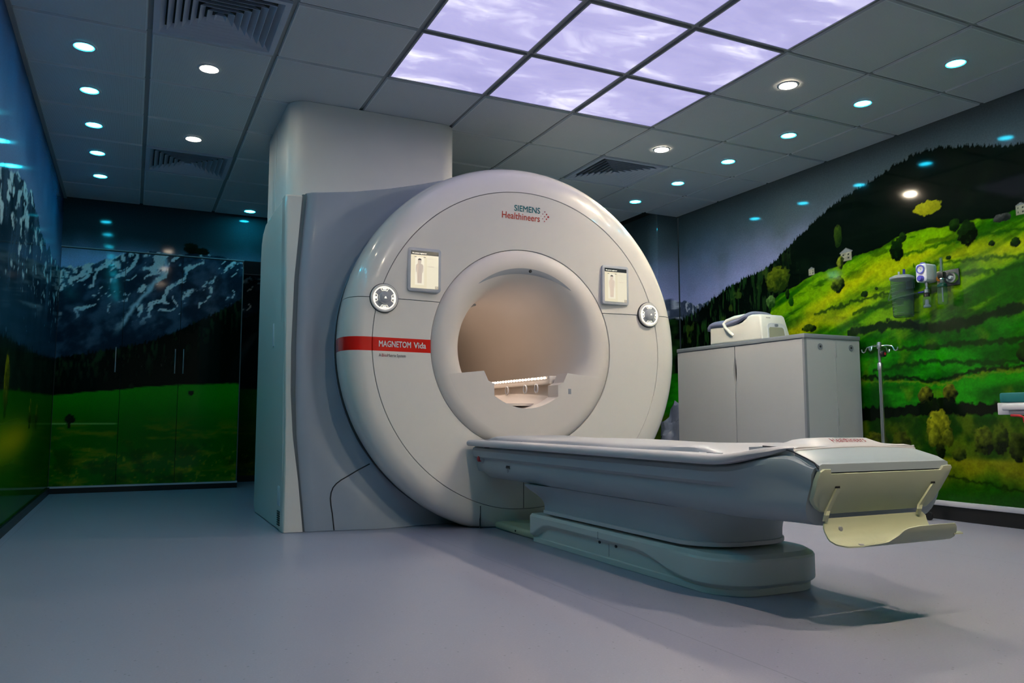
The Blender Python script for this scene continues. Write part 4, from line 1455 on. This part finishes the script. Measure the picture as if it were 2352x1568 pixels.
# curved paper tray
J = [(-2.392, .322), (-2.394, .305), (-2.400, .286), (-2.412, .267), (-2.430, .252), (-2.452, .245), (-2.474, .248), (-2.492, .260), (-2.503, .278), (-2.508, .300)]
jt = np.linspace(0, 1, len(J))
xs_ = np.linspace(XA - .245, XA + .205, 90)
def tmax(x):
    return float(np.interp(x - XA, [-.245, -.23, -.21, -.170, -.155, -.105, -.09, -.04, -.02, .03, .185, .197, .205], [.38, .48, .55, .70, .72, .74, .77, .95, .98, 1.0, 1.0, .93, .76]))
def tmin(x):
    return float(np.interp(x - XA, [-.245, -.238, -.22, .19, .205], [.16, .06, 0, 0, .08]))
outer, inner = [], []
for x in xs_:
    ro, ri = [], []
    for q in range(19):
        t = tmin(x) + (tmax(x) - tmin(x)) * q / 18
        y, z = float(np.interp(t, jt, [p[0] for p in J])), float(np.interp(t, jt, [p[1] for p in J]))
        d = .01
        ty, tz = float(np.interp(min(t + d, 1), jt, [p[0] for p in J])) - float(np.interp(max(t - d, 0), jt, [p[0] for p in J])), float(np.interp(min(t + d, 1), jt, [p[1] for p in J])) - float(np.interp(max(t - d, 0), jt, [p[1] for p in J]))
        l = math.hypot(ty, tz)
        ny, nz = tz / l, -ty / l
        ro.append((x, y + ny * .002, z + nz * .002)); ri.append((x, y - ny * .002, z - nz * .002))
    outer.append(ro + ri[::-1])
bm = bmesh.new()
V = [[bm.verts.new(p) for p in r] for r in outer]
n = len(V[0])
for A, B in zip(V, V[1:]):
    for k in range(n):
        bm.faces.new((A[k], A[(k + 1) % n], B[(k + 1) % n], B[k]))
for r in (V[0], V[-1]):
    for k in range(18):
        bm.faces.new((r[k], r[k + 1], r[n - 2 - k], r[n - 1 - k]))
tray = tag(put_bm('paper_tray', bm, M_CREAM, pt, 50), 'cream curved paper tray')
lathe('screw', [(0, -.004), (.007, -.003), (.008, .002)], (XA - .180, -2.401, .290), 'Y', M_GREYF, tray, 14)
lathe('screw', [(0, .004), (.008, .003), (.009, -.002)], (XA - .150, -2.447, .2475), 'Z', M_GREYF, tray, 14)
prism('tray_tongue', [(XA + .19, -2.47), (XA + .255, -2.475), (XA + .225, -2.505), (XA + .19, -2.50)], lambda a, b: (a, b, .264), lambda a, b: (a, b, .268), M_CREAM, tray)


# neck below the couch, white skirt, base
def ring_wall(name, outline, zs_, inset, m, parent, cap=True, smooth=40):
    """wall following an outline, pushed in by inset(x, y, z); closed on top"""
    o = np.array(outline)
    nx = np.roll(o, -1, 0) - np.roll(o, 1, 0)
    nrm = np.stack([nx[:, 1], -nx[:, 0]], 1)
    nrm /= np.linalg.norm(nrm, axis=1)[:, None] + 1e-9
    rows = []
    for z in zs_:
        rows.append([(p[0] - q[0] * inset(p[0], p[1], z), p[1] - q[1] * inset(p[0], p[1], z), z) for p, q in zip(o, nrm)])
    bm = bmesh.new()
    V = [[bm.verts.new(p) for p in r] for r in rows]
    n = len(o)
    for A, B in zip(V, V[1:]):
        for k in range(n):
            bm.faces.new((A[k], A[(k + 1) % n], B[(k + 1) % n], B[k]))
    bm.faces.new(V[0][::-1])
    f = bm.faces.new(V[-1])
    bmesh.ops.triangulate(bm, faces=[f])
    return put_bm(name, bm, m, parent, smooth)


def dense(outline, step=.02):
    out = []
    for (a, b), (c, d) in zip(outline, outline[1:] + outline[:1]):
        k = max(1, int(math.hypot(c - a, d - b) / step))
        out += [(a + (c - a) * q / k, b + (d - b) * q / k) for q in range(k)]
    return out


neck = dense(round_rect(XA - .235, XA + .235, -1.85, -.60, [.03, .03, .19, .19], 8), .04)
def neck_inset(x, y, z):
    f = float(smoothstep(.17, .30, z))
    flare = -.07 * f ** 1.8 * float(smoothstep(-.75, -.60, y))
    return flare - .035 * f ** 2
tag(ring_wall('couch_neck', neck, [.169, .18, .20, .22, .24, .26, .28, .292], neck_inset, M_TBODY, pt), 'grey lifting column below the couch')
tag(ring_wall('neck_skirt', neck, [.152, .154, .168, .1695], lambda x, y, z: -.006 if .153 < z < .169 else -.002, M_TOP, pt), 'pale skirt strip')
base_out = round_rect(XA - .255, XA + .255, -1.955, -.485, [.02, .02, .15, .15], 9)
base = dense(base_out, .009)
base = [(a, b - .030 * max(0, 1 - ((a - XA) / .255) ** 2) if b < -1.8 else b) for a, b in base]
def base_inset(x, y, z):
    zb = float(np.interp(y, [-1.80, -1.72, -1.64, -1.56, -1.48, -1.40, -.70, -.64, -.58, -.54, -.5], [.036, .040, .052, .074, .092, .099, .099, .092, .066, .046, .038]))
    if y < -1.80:
        zb = .036
    rec = .024 * float(smoothstep(zb + .006, zb - .016, z))
    t = .010 * float(smoothstep(.128, .142, z))
    sk = .006 * float(smoothstep(.0255, .023, z))
    return rec - sk + t + .02 * float(smoothstep(.12, .145, z)) * float(smoothstep(-1.5, -1.8, y))
zz = [.001, .022, .0245, .0265, .031] + list(np.arange(.034, .113, .003)) + [.120, .128, .133, .137, .141]
tag(ring_wall('couch_base', base, zz, base_inset, M_SIDE, pt, smooth=28), 'pale floor base with a scooped side')
box('base_seam', XA - .2558, XA - .246, -1.1512, -1.150, .100, .130, M_DARK, pt)
box('base_seam', XA - .2317, XA - .226, -1.2012, -1.200, .030, .086, M_DARK, pt)
for y in (-1.13, -1.26):
    lathe('base_screw', [(0, -.004), (.006, -.004), (.007, .003)], (XA - .2325, y, .082), 'X', M_DARK, pt, 12)
tag(prism('floor_plinth', round_rect(XA - .215, XA + .215, -.50, .02, .012, 4), lambda a, b: (a, b, .001), lambda a, b: (a, b, .040), M_CREAM, pt, bevel=.014, seg=3), 'low cream plinth joining couch and scanner')
lathe('plinth_screw', [(0, -.003), (.005, -.003), (.006, .003)], (XA - .215, -.25, .020), 'X', M_DARK, pt, 12)
# logo on the hump, read from the far side of the couch
capz = lambda x, y: float(np.interp(y, [-2.318, -2.30, -2.25, -2.20, -2.16], [.524, .535, .540, .539, .536])) + .016 * float(smoothstep(.62, .42, abs((x - XA) / .272))) * float(smoothstep(-2.315, -2.27, y)) + .0016
text('lettering', 'SIEMENS', 0, 0, .030, M_TXT_TEAL, cap, 0, width=.105, bold=.018, facing=lambda a, b: (XA - .035 + a, -2.262 + b * .9, capz(XA - .035 + a, -2.262 + b * .9)))
text('lettering', 'Healthineers', 0, 0, .033, M_TXT_RED, cap, 0, width=.150, bold=.008, facing=lambda a, b: (XA - .080 + a, -2.296 + b * .9, capz(XA - .080 + a, -2.296 + b * .9)))

# ------------------------------------------------------------------ storage cabinet by the right wall
cb = thing('storage_cabinet', (4.88, .42, 0), 'pale grey storage cabinet with darker edges against the green mural', 'cabinet')
CX0, CX1, CY0, CY1, CZ = 4.625, 5.14, -.25, 1.115, 1.158
box('cabinet_body', CX0 + .022, CX1, CY0 + .012, CY1, .06, CZ, M_CAB, cb)
box('cabinet_plinth', CX0 + .06, CX1, CY0 + .04, CY1, 0, .06, M_CABTOP, cb)
box('cabinet_top', CX0 - .004, CX1 + .003, CY0 - .006, CY1 + .003, CZ + .0005, CZ + .030, M_CABTOP, cb, bevel=.003)
# two doors whose meeting edges are scooped as a finger grip
YM = .430
def scoop(z):
    return .013 * float(np.clip(1 - ((z - .965) / .105) ** 2, 0, 1))
for k, (ya, yb, sgn) in enumerate(((YM + .004, CY1 - .002, 1), (CY0 + .020, YM - .004, -1))):
    zz = [.075] + list(np.linspace(.85, 1.08, 15)) + [CZ - .003]
    if sgn > 0:
        out = [(ya + scoop(z), z) for z in zz] + [(yb, CZ - .003), (yb, .075)]
    else:
        out = [(yb - scoop(z), z) for z in zz] + [(ya, CZ - .003), (ya, .075)]
    prism('cabinet_door', out, lambda a, b: (CX0 + .001, a, b), lambda a, b: (CX0 + .020, a, b), M_CAB, cb)
box('grip_shadow_gap', CX0 + .0205, CX0 + .0218, YM - .02, YM + .02, .075, CZ - .003, M_DARK, cb)
box('edge_band', CX0 - .001, CX0 + .020, CY0 - .0005, CY0 + .018, .06, CZ, M_CABTOP, cb)
box('end_panel', CX0 + .021, 4.908, CY0, CY0 + .011, .06, CZ - .001, M_CAB, cb)
box('end_panel', 4.911, CX1, CY0, CY0 + .011, .06, CZ - .001, M_CAB, cb)
for x in (4.768, 5.058):
    h = lathe('cable_port', [(0, -.002), (.014, -.002), (.014, -.004), (.021, -.004), (.022, .002)], (x, CY0, 1.105), 'Y', M_CABTOP, cb, 28)
    lathe('port_hole', [(0, -.0048), (.007, -.0048), (.007, -.002)], (x, CY0, 1.105), 'Y', M_DARK, h, 14)
for z0, z1 in ((1.035, 1.150), (.572, .690)):
    box('joint_plate', 4.903, 4.919, CY0 - .003, CY0 + .001, z0, z1, M_GREYF, cb, bevel=.001)

# head coil on the cabinet
hc = thing('head_coil', (4.82, .46, CZ + .031), 'ivory head coil with slate cushion and strap lying on the cabinet', 'coil')
HZ = CZ + .031
yz = [(.755, HZ), (.760, HZ + .10), (.768, HZ + .128), (.757, HZ + .142), (.70, HZ + .140), (.55, HZ + .140), (.44, HZ + .143), (.40, HZ + .150), (.355, HZ + .178), (.335, HZ + .190), (.30, HZ + .195), (.22, HZ + .188), (.205, HZ + .172), (.185, HZ)]
tunnel_h = HZ + .145
bm = bm_prism(bmesh.new(), yz, lambda a, b: (4.665 + .012 * (b - HZ) / .2, a, b), lambda a, b: (4.955 - .05 * max(0, (b - HZ)) / .2, a, b), .016, 3)
tag(put_bm('coil_shell', bm, M_COIL, hc, 40), 'ivory shell')
arch = [(4.725, HZ + .002), (4.730, HZ + .10), (4.740, HZ + .118), (4.76, HZ + .125), (4.86, HZ + .125), (4.885, HZ + .118), (4.895, HZ + .10), (4.905, HZ + .002)]
yf = lambda z: .185 + .020 * min(1, (z - HZ) / .172) - .003
prism('arch_rim', [(a, b) for a, b in arch], lambda a, b: (a, yf(b), b), lambda a, b: (a, .30, b), M_WHITEP, hc)
ins = [(4.738, HZ + .004), (4.742, HZ + .082), (4.752, HZ + .094), (4.87, HZ + .094), (4.882, HZ + .082), (4.890, HZ + .004)]
prism('arch_opening', ins, lambda a, b: (a, yf(b) - .0016, b), lambda a, b: (a, .29, b), mat('coil_inside', (.36, .37, .27), .6), hc)
box('arch_latch', 4.800, 4.828, .185, .20, HZ + .100, HZ + .118, M_CABTOP, hc, bevel=.004)
box('coil_label', 4.725, 4.765, .1995, .2012, HZ + .160, HZ + .166, M_GREYF, hc)
lathe('coil_knob', [(0, .0), (.012, .0), (.014, .012), (.024, .016), (.026, .03), (.02, .036), (0, .036)], (4.918, .26, HZ + .085), 'X', M_COIL, hc, 20)
P = []
for y, z in ((.752, .140), (.749, .160), (.735, .168), (.68, .168), (.60, .160), (.54, .158), (.48, .164), (.43, .174), (.39, .186), (.36, .197), (.345, .199)):
    row = []
    for q in range(13):
        t = -1 + 2 * q / 12
        row.append((4.805 + .135 * t, y, HZ + z - .03 * abs(t) ** 3))
    P.append(row)
cu = grid('coil_cushion', P, M_CUSH, hc, 60)
tag(cu, 'slate blue cushion')
md = cu.modifiers.new('thick', 'SOLIDIFY'); md.thickness = .03; md.offset = -1
strap = [(4.672, .49, HZ + .055), (4.660, .51, HZ + .075), (4.652, .555, HZ + .12), (4.656, .575, HZ + .15), (4.67, .56, HZ + .172), (4.70, .50, HZ + .192), (4.74, .44, HZ + .202), (4.80, .43, HZ + .200), (4.86, .45, HZ + .178)]
bm = bmesh.new()
bm_tube(bm, strap, [.012, .013, .013, .014, .015, .017, .016, .013, .01], 10)
tag(put_bm('coil_strap', bm, M_COIL, hc, 50), 'ivory loop strap')
box('coil_foot', 4.69, 4.70, .18, .19, CZ + .031, CZ + .038, M_BLACK, hc)

# clear plastic sack behind the cabinet
bm = bmesh.new()
bmesh.ops.create_icosphere(bm, subdivisions=4, radius=1.0)
for v in bm.verts:
    c = v.co.copy()
    k = 1 + .16 * math.sin(5 * c.x + 3 * c.z) * math.cos(4 * c.y) + .07 * math.sin(13 * c.z + 9 * c.x) + .05 * math.sin(21 * c.y)
    v.co = Vector((4.86 + c.x * .19 * k, 1.36 + c.y * .17 * k, max(.004, .36 + c.z * .37 * k)))
tag(put_bm('plastic_sack', bm, mat('grey_film', (.16, .19, .27), .18, coat=.5), None, 60, origin=(4.86, 1.36, 0)), 'crumpled grey plastic sack between the scanner and the cabinet', 'sack')

# ------------------------------------------------------------------ drip stand
iv = thing('drip_stand', (4.90, -.61, 0), 'slim steel drip stand with hooks beside the cabinet', 'stand')
IX, IY = 4.90, -.61
tube('pole', [(IX, IY, .09), (IX, IY, .95)], .0125, M_METAL, iv, 14)
tube('inner_pole', [(IX, IY, .93), (IX, IY, 1.085)], .009, M_METAL, iv, 12)
lathe('pole_cap', [(0, .024), (.012, .022), (.015, .012), (.015, -.016), (.012, -.02)], (IX, IY, 1.085), 'Z', M_METAL, iv, 16)
for a in (.0, math.pi / 2, math.pi, -math.pi / 2):
    dx, dy = math.cos(a + 1.75), math.sin(a + 1.75)
    pth = [(0, 1.083), (.05, 1.084), (.082, 1.078), (.090, 1.066), (.096, 1.052), (.106, 1.046), (.117, 1.052), (.121, 1.068)]
    tube('hook', [(IX + dx * r, IY + dy * r, z) for r, z in pth], .0038, M_METAL, iv, 8)
kn = lathe('clamp_knob', [(0, -.034), (.012, -.034), (.019, -.030), (.020, -.012), (.010, -.010), (.010, .0)], (IX - .006, IY - .012, 1.030), 'Y', M_BLACK, iv, 20)
lathe('knob_disc', [(0, -.0355), (.009, -.0355), (.009, -.033)], (IX - .006, IY - .012, 1.030), 'Y', M_RED, kn, 16)
lathe('collar', [(.0165, -.02), (.0165, .02), (.0125, .026), (0, .026)], (IX, IY, .95), 'Z', M_METAL, iv, 16)
for k in range(5):
    a = 2 * math.pi * k / 5 + .3
    c, s = math.cos(a), math.sin(a)
    leg = tube('leg', [(IX, IY, .095), (IX + c * .12, IY + s * .12, .085), (IX + c * .23, IY + s * .23, .062)], .011, M_METAL, iv, 10)
    lathe('castor', [(0, -.009), (.024, -.009), (.026, -.006), (.026, .006), (.024, .009), (0, .009)], (IX + c * .235, IY + s * .235, .0265), 'X', M_BLACK, leg, 18)

# ------------------------------------------------------------------ wall suction and oxygen sets
W = ROOM_W
rg = thing('vacuum_regulator', (W - .05, -.80, 1.40), 'white vacuum regulator with round gauge and blue knob on the mural', 'regulator')
bm = bm_prism(bmesh.new(), round_rect(-.038, .038, -.058, .058, .016, 5), lambda a, b: (W - .100, -.798 + a, 1.540 + b), lambda a, b: (W - .001, -.798 + a, 1.540 + b), .005, 2)
put_bm('regulator_case', bm, M_WHITEP, rg, 40)
g = lathe('gauge', [(0, -.003), (.021, -.003), (.023, -.009), (.027, -.009), (.029, .003)], (W - .100, -.798, 1.563), 'X', M_WHITEP, rg, 28)
lathe('gauge_ring', [(.022, -.0095), (.028, -.0095), (.028, -.006), (.022, -.006)], (W - .100, -.798, 1.563), 'X', M_BLUEP, g, 28, close=True)
tube('gauge_needle', [(W - .1045, -.801, 1.559), (W - .1045, -.792, 1.572)], .0012, M_BLACK, g, 6)
lathe('regulator_knob', [(0, -.026), (.015, -.026), (.018, -.021), (.019, .003)], (W - .100, -.800, 1.503), 'X', M_BLUEP, rg, 24)
lathe('top_dome', [(.018, 0), (.015, .009), (0, .013)], (W - .080, -.798, 1.5975), 'Z', M_BLUEP, rg, 20)
lathe('stem', [(0, .0), (.009, -.002), (.010, -.016), (.007, -.028), (.010, -.042), (.018, -.047), (.018, -.068), (.010, -.072), (0, -.072)], (W - .06, -.803, 1.4825), 'Z', M_METAL, rg, 20)
lathe('trap_cap', [(0, .004), (.016, .004), (.017, -.016), (0, -.016)], (W - .06, -.801, 1.406), 'Z', M_BLACK, rg, 20)
lathe('trap_bottle', [(.0, -.018), (.021, -.018), (.024, -.026), (.024, -.080), (.020, -.087), (0, -.087)], (W - .06, -.80, 1.406), 'Z', M_CLEAR, rg, 24)
lathe('trap_float', [(0, .045), (.009, .042), (.011, .012), (.019, .006), (.019, -.004), (0, -.004)], (W - .06, -.80, 1.328), 'Z', M_WHITEP, rg, 18)
tube('hose_joint', [(W - .062, -.786, 1.424), (W - .075, -.752, 1.421)], .006, M_NAVY, rg, 10)
tag(tube('suction_hose', [(W - .076, -.750, 1.420), (W - .11, -.722, 1.412), (W - .145, -.68, 1.402), (W - .155, -.63, 1.392), (W - .15, -.592, 1.388), (W - .12, -.566, 1.40), (W - .09, -.558, 1.45), (W - .07, -.560, 1.50)], .0048, M_CLEAR, None, 8, origin=(W - .12, -.65, 1.38)),
    'clear thin suction hose looping in front of the jar', 'hose')

jr = thing('suction_jar', (W - .08, -.645, 1.277), 'clear graduated suction jar with grey lid hanging on the mural', 'jar')
JX, JY = W - .082, -.645
lathe('jar', [(0, 0), (.056, 0), (.062, .008), (.071, .245), (.069, .245), (.059, .010), (0, .006)], (JX, JY, 1.277), 'Z', M_CLEAR, jr, 36)
lid = lathe('jar_lid', [(.0, .028), (.05, .024), (.075, .012), (.0765, 0), (.070, -.006), (0, -.006)], (JX, JY, 1.526), 'Z', mat('grey_lid', (.32, .36, .36), .4), jr, 32)
tube('lid_nozzle', [(JX, JY + .022, 1.548), (JX, JY + .022, 1.578)], .006, M_WHITEP, lid, 12)
tube('lid_nozzle', [(JX, JY - .017, 1.548), (JX, JY - .017, 1.588)], .008, M_NAVY, lid, 12)
for k in range(9):
    z = 1.30 + k * .023
    rr = .0602 + .009 * (z - 1.285) / .237
    bm = bmesh.new()
    bm_tube(bm, [(JX + rr * math.cos(a), JY + rr * math.sin(a), z) for a in np.linspace(2.2, 3.9 - (.8 if k % 2 else 0), 12)], .0007, 5)
    put_bm('scale_mark', bm, M_GREYF, jr)
box('jar_bracket', W - .011, W - .001, JY - .03, JY + .03, 1.47, 1.53, M_GREYF, jr, bevel=.003)

ox = thing('oxygen_flowmeter', (W - .07, -.92, 1.32), 'oxygen flowmeter with upright clear tube, black valve and humidifier bottle', 'flowmeter')
OX, OY = W - .075, -.920
lathe('flow_tube', [(0, 0), (.011, 0), (.0115, .004), (.0115, .088), (.008, .092), (0, .094)], (OX, OY, 1.527), 'Z', M_CLEAR, ox, 20)
tube('flow_rod', [(OX, OY, 1.529), (OX, OY, 1.612)], .004, M_WHITEP, ox, 8)
box('valve_block', OX - .018, OX + .018, OY - .020, OY + .020, 1.490, 1.526, M_BLACK, ox, bevel=.006)
tube('wall_stub', [(OX + .015, OY + .01, 1.506), (W - .035, OY + .045, 1.503)], .010, M_METAL, ox, 14)
lathe('union_nut', [(0, 0), (.012, 0), (.014, -.008), (.009, -.013), (.013, -.018), (.011, -.030), (0, -.030)], (OX, OY, 1.489), 'Z', M_METAL, ox, 16)
lathe('bottle_cap', [(0, 0), (.018, -.002), (.027, -.010), (.028, -.026), (0, -.026)], (OX, OY, 1.459), 'Z', mat('dark_green_cap', (.004, .06, .045), .3), ox, 24)
lathe('humidifier_bottle', [(0, -.006), (.026, -.006), (.0285, -.014), (.0285, -.098), (.024, -.108), (0, -.108)], (OX, OY, 1.434), 'Z', M_CLEAR, ox, 28)
tube('dip_tube', [(OX, OY, 1.43), (OX, OY, 1.340)], .0035, M_WHITEP, ox, 8)

of = thing('gas_outlet', (W - .01, -.94, 1.44), 'round chrome gas outlet on a dark square plate by the flowmeter', 'outlet')
box('outlet_plate', W - .014, W - .001, -.990, -.893, 1.444, 1.545, mat('dark_plate', (.06, .065, .07), .4), of, bevel=.004)
lathe('outlet_ring', [(0, -.008), (.018, -.008), (.021, -.024), (.032, -.024), (.035, -.017), (.035, .0)], (W - .015, -.953, 1.490), 'X', M_METAL, of, 32)
lathe('outlet_core', [(0, -.034), (.009, -.034), (.011, -.030), (.011, -.008)], (W - .015, -.953, 1.490), 'X', M_WHITEP, of, 20)
lo = thing('gas_outlet', (W - .01, -.83, 1.45), 'beige and brown gas outlet between regulator and flowmeter', 'outlet')
box('outlet_plate', W - .012, W - .001, -.888, -.840, 1.452, 1.548, mat('beige_plate', (.50, .42, .28), .45), lo, bevel=.003)
lathe('outlet_ring', [(0, -.018), (.014, -.018), (.020, -.014), (.022, .0)], (W - .013, -.866, 1.500), 'X', mat('amber_plastic', (.28, .11, .012), .35), lo, 24)

# ------------------------------------------------------------------ stretcher at the right edge
st = thing('stretcher', (4.80, -2.55, 0), 'teal mattress stretcher with white frame cut off by the right edge', 'stretcher')
prism('mattress', round_rect(4.45, 5.10, -3.55, -1.648, .03, 4), lambda a, b: (a, b, .697), lambda a, b: (a, b, .745), M_TEAL, st, bevel=.008)
bx = box('stretcher_frame', 4.452, 5.10, -3.55, -1.646, .638, .696, M_WHITEP, st, bevel=.003)
box('side_rail', 4.425, 4.450, -3.40, -1.682, .660, .688, M_WHITEP, st, bevel=.006)
box('rail_mount', 4.435, 4.452, -3.35, -1.71, .641, .660, M_GREYF, st, bevel=.004)
tube('brake_lever', [(4.43, -1.725, .634), (4.43, -1.765, .633), (4.43, -1.785, .625), (4.43, -1.79, .60)], .006, M_RED, st, 10)
for x, y in ((4.52, -2.05), (5.04, -2.05), (4.52, -3.3), (5.04, -3.3)):
    lg = tube('leg', [(x, y, .637), (x, y, .11)], .022, M_WHITEP, st, 14)
    lathe('castor', [(0, -.014), (.045, -.014), (.050, -.009), (.050, .009), (.045, .014), (0, .014)], (x, y, .0505), 'X', M_BLACK, lg, 22)
    box('castor_fork', x - .026, x + .026, y - .018, y + .018, .098, .118, M_METAL, lg)
box('lower_tray', 4.50, 5.06, -3.35, -2.0, .28, .30, M_WHITEP, st, bevel=.003)
